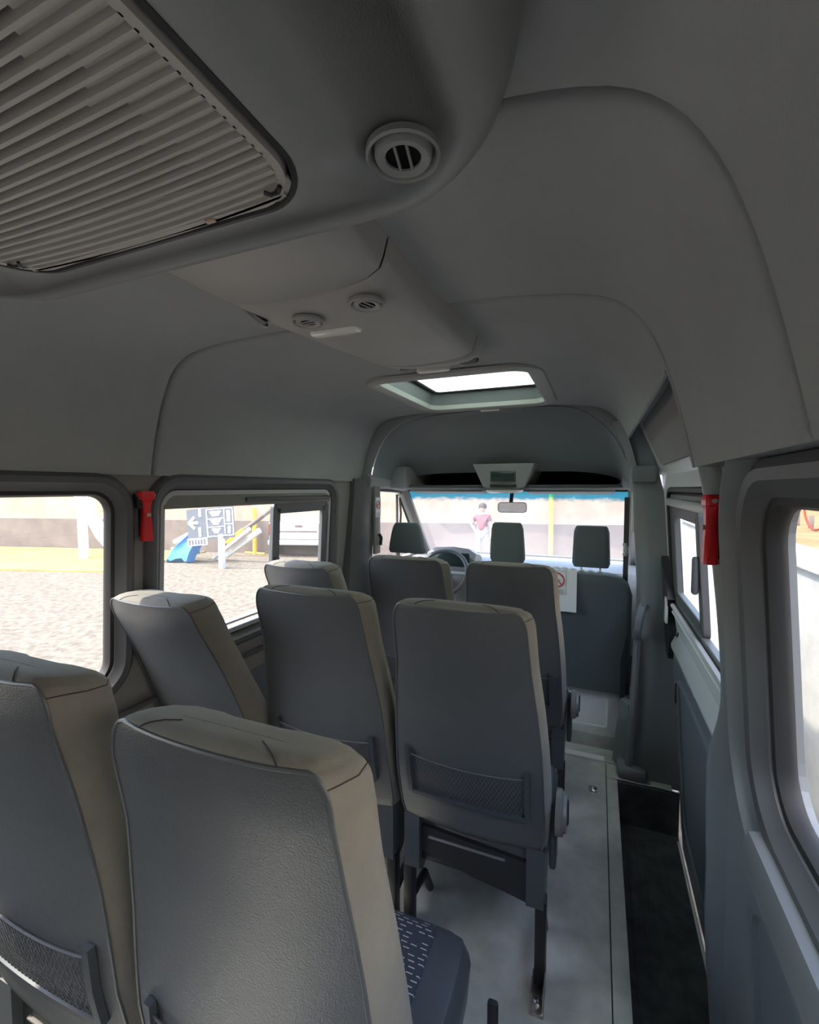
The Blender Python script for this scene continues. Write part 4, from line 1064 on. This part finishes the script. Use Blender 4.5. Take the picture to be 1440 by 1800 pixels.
hoop = empty('hoop', (2.45, 7.0, .985), 'thin dark hoop standing on the terrace', 'hoop')
MB().tube([(2.45 , 7.0 + .35 * math.cos(2 * math.pi * k / 32), 1.34 + .35 * math.sin(2 * math.pi * k / 32)) for k in range(32)], .012, 6, closed=True).build('hoop_ring', M['redwall'], hoop)

# ---- person standing in the yard ahead of the van, hand on hip
def skin_mesh(name, verts, edges, radii, m, parent, rootv=0, sub=2):
    me = bpy.data.meshes.new(name); me.from_pydata(verts, edges, []); o = link(name, me, m, parent)
    o.modifiers.new('skin', 'SKIN'); 
    for i, r in enumerate(radii): me.skin_vertices[0].data[i].radius = (r, r)
    me.skin_vertices[0].data[rootv].use_root = True
    s = o.modifiers.new('sub', 'SUBSURF'); s.levels = sub; s.render_levels = sub
    for p in me.polygons: p.use_smooth = True
    return o
pe = empty('person', (-2.9, 12.2, GZ), 'person in a maroon shirt and light jeans standing hand on hip before the wall', 'person', rz=R(-8))
V_ = [(0, 0, .95), (0, 0, 1.15), (0, .01, 1.36), (0, .01, 1.47), (0, -.01, 1.53), (0, -.02, 1.62), (0, -.01, 1.70),
      (-.17, .01, 1.38), (-.36, .08, 1.14), (-.19, -.04, 1.0), (-.15, -.08, .97),
      (.17, .01, 1.38), (.25, .02, 1.10), (.26, -.05, .86), (.26, -.07, .78),
      (-.10, 0, .90), (-.12, -.02, .50), (-.13, .02, .09), (-.14, -.14, .03), (.10, 0, .90), (.12, -.02, .50), (.13, .02, .09), (.14, -.14, .03)]
E_ = [(0, 1), (1, 2), (2, 3), (3, 4), (4, 5), (5, 6), (2, 7), (7, 8), (8, 9), (9, 10), (2, 11), (11, 12), (12, 13), (13, 14), (0, 15), (15, 16), (16, 17), (17, 18), (0, 19), (19, 20), (20, 21), (21, 22)]
R_ = [.13, .12, .14, .055, .06, .095, .07, .06, .042, .032, .035, .06, .045, .034, .035, .085, .06, .042, .035, .085, .06, .042, .035]
skin_mesh('body', V_, E_, R_, M['skin'], pe)
sv = [0, 1, 2, 3, 7, 11]; V2 = [V_[0], V_[1], V_[2], (0, .01, 1.43), V_[7], (-.27, .045, 1.25), V_[11], (.21, .015, 1.23)]
skin_mesh('shirt', V2, [(0, 1), (1, 2), (2, 3), (2, 4), (4, 5), (2, 6), (6, 7)], [.15, .14, .155, .075, .08, .065, .08, .065], M['shirt'], pe)
V3 = [(0, 0, .98), V_[15], V_[16], V_[17], V_[19], V_[20], V_[21]]
skin_mesh('jeans', V3, [(0, 1), (1, 2), (2, 3), (0, 4), (4, 5), (5, 6)], [.145, .105, .08, .065, .105, .08, .065], M['jeans'], pe)
mb = MB(); mb.lathe((0, .01, 1.62), (0, .15, 1), [(.104, -.02), (.108, .04), (.095, .09), (.06, .12), (.0001, .13)], 16); o = mb.build('hair', M['hair'], None); o.parent = pe

# unseen building added behind the van to cut sky light and bounce warmth
bb = empty('sky_blocker_building', (-1, -8, GZ), 'unseen cream building added behind the van to cut sky light', 'building')
MB().box((-1, -8.2, 2.4), (15, .4, 6.2)).build('blocker_face', M['plaster'], bb, smooth=False)
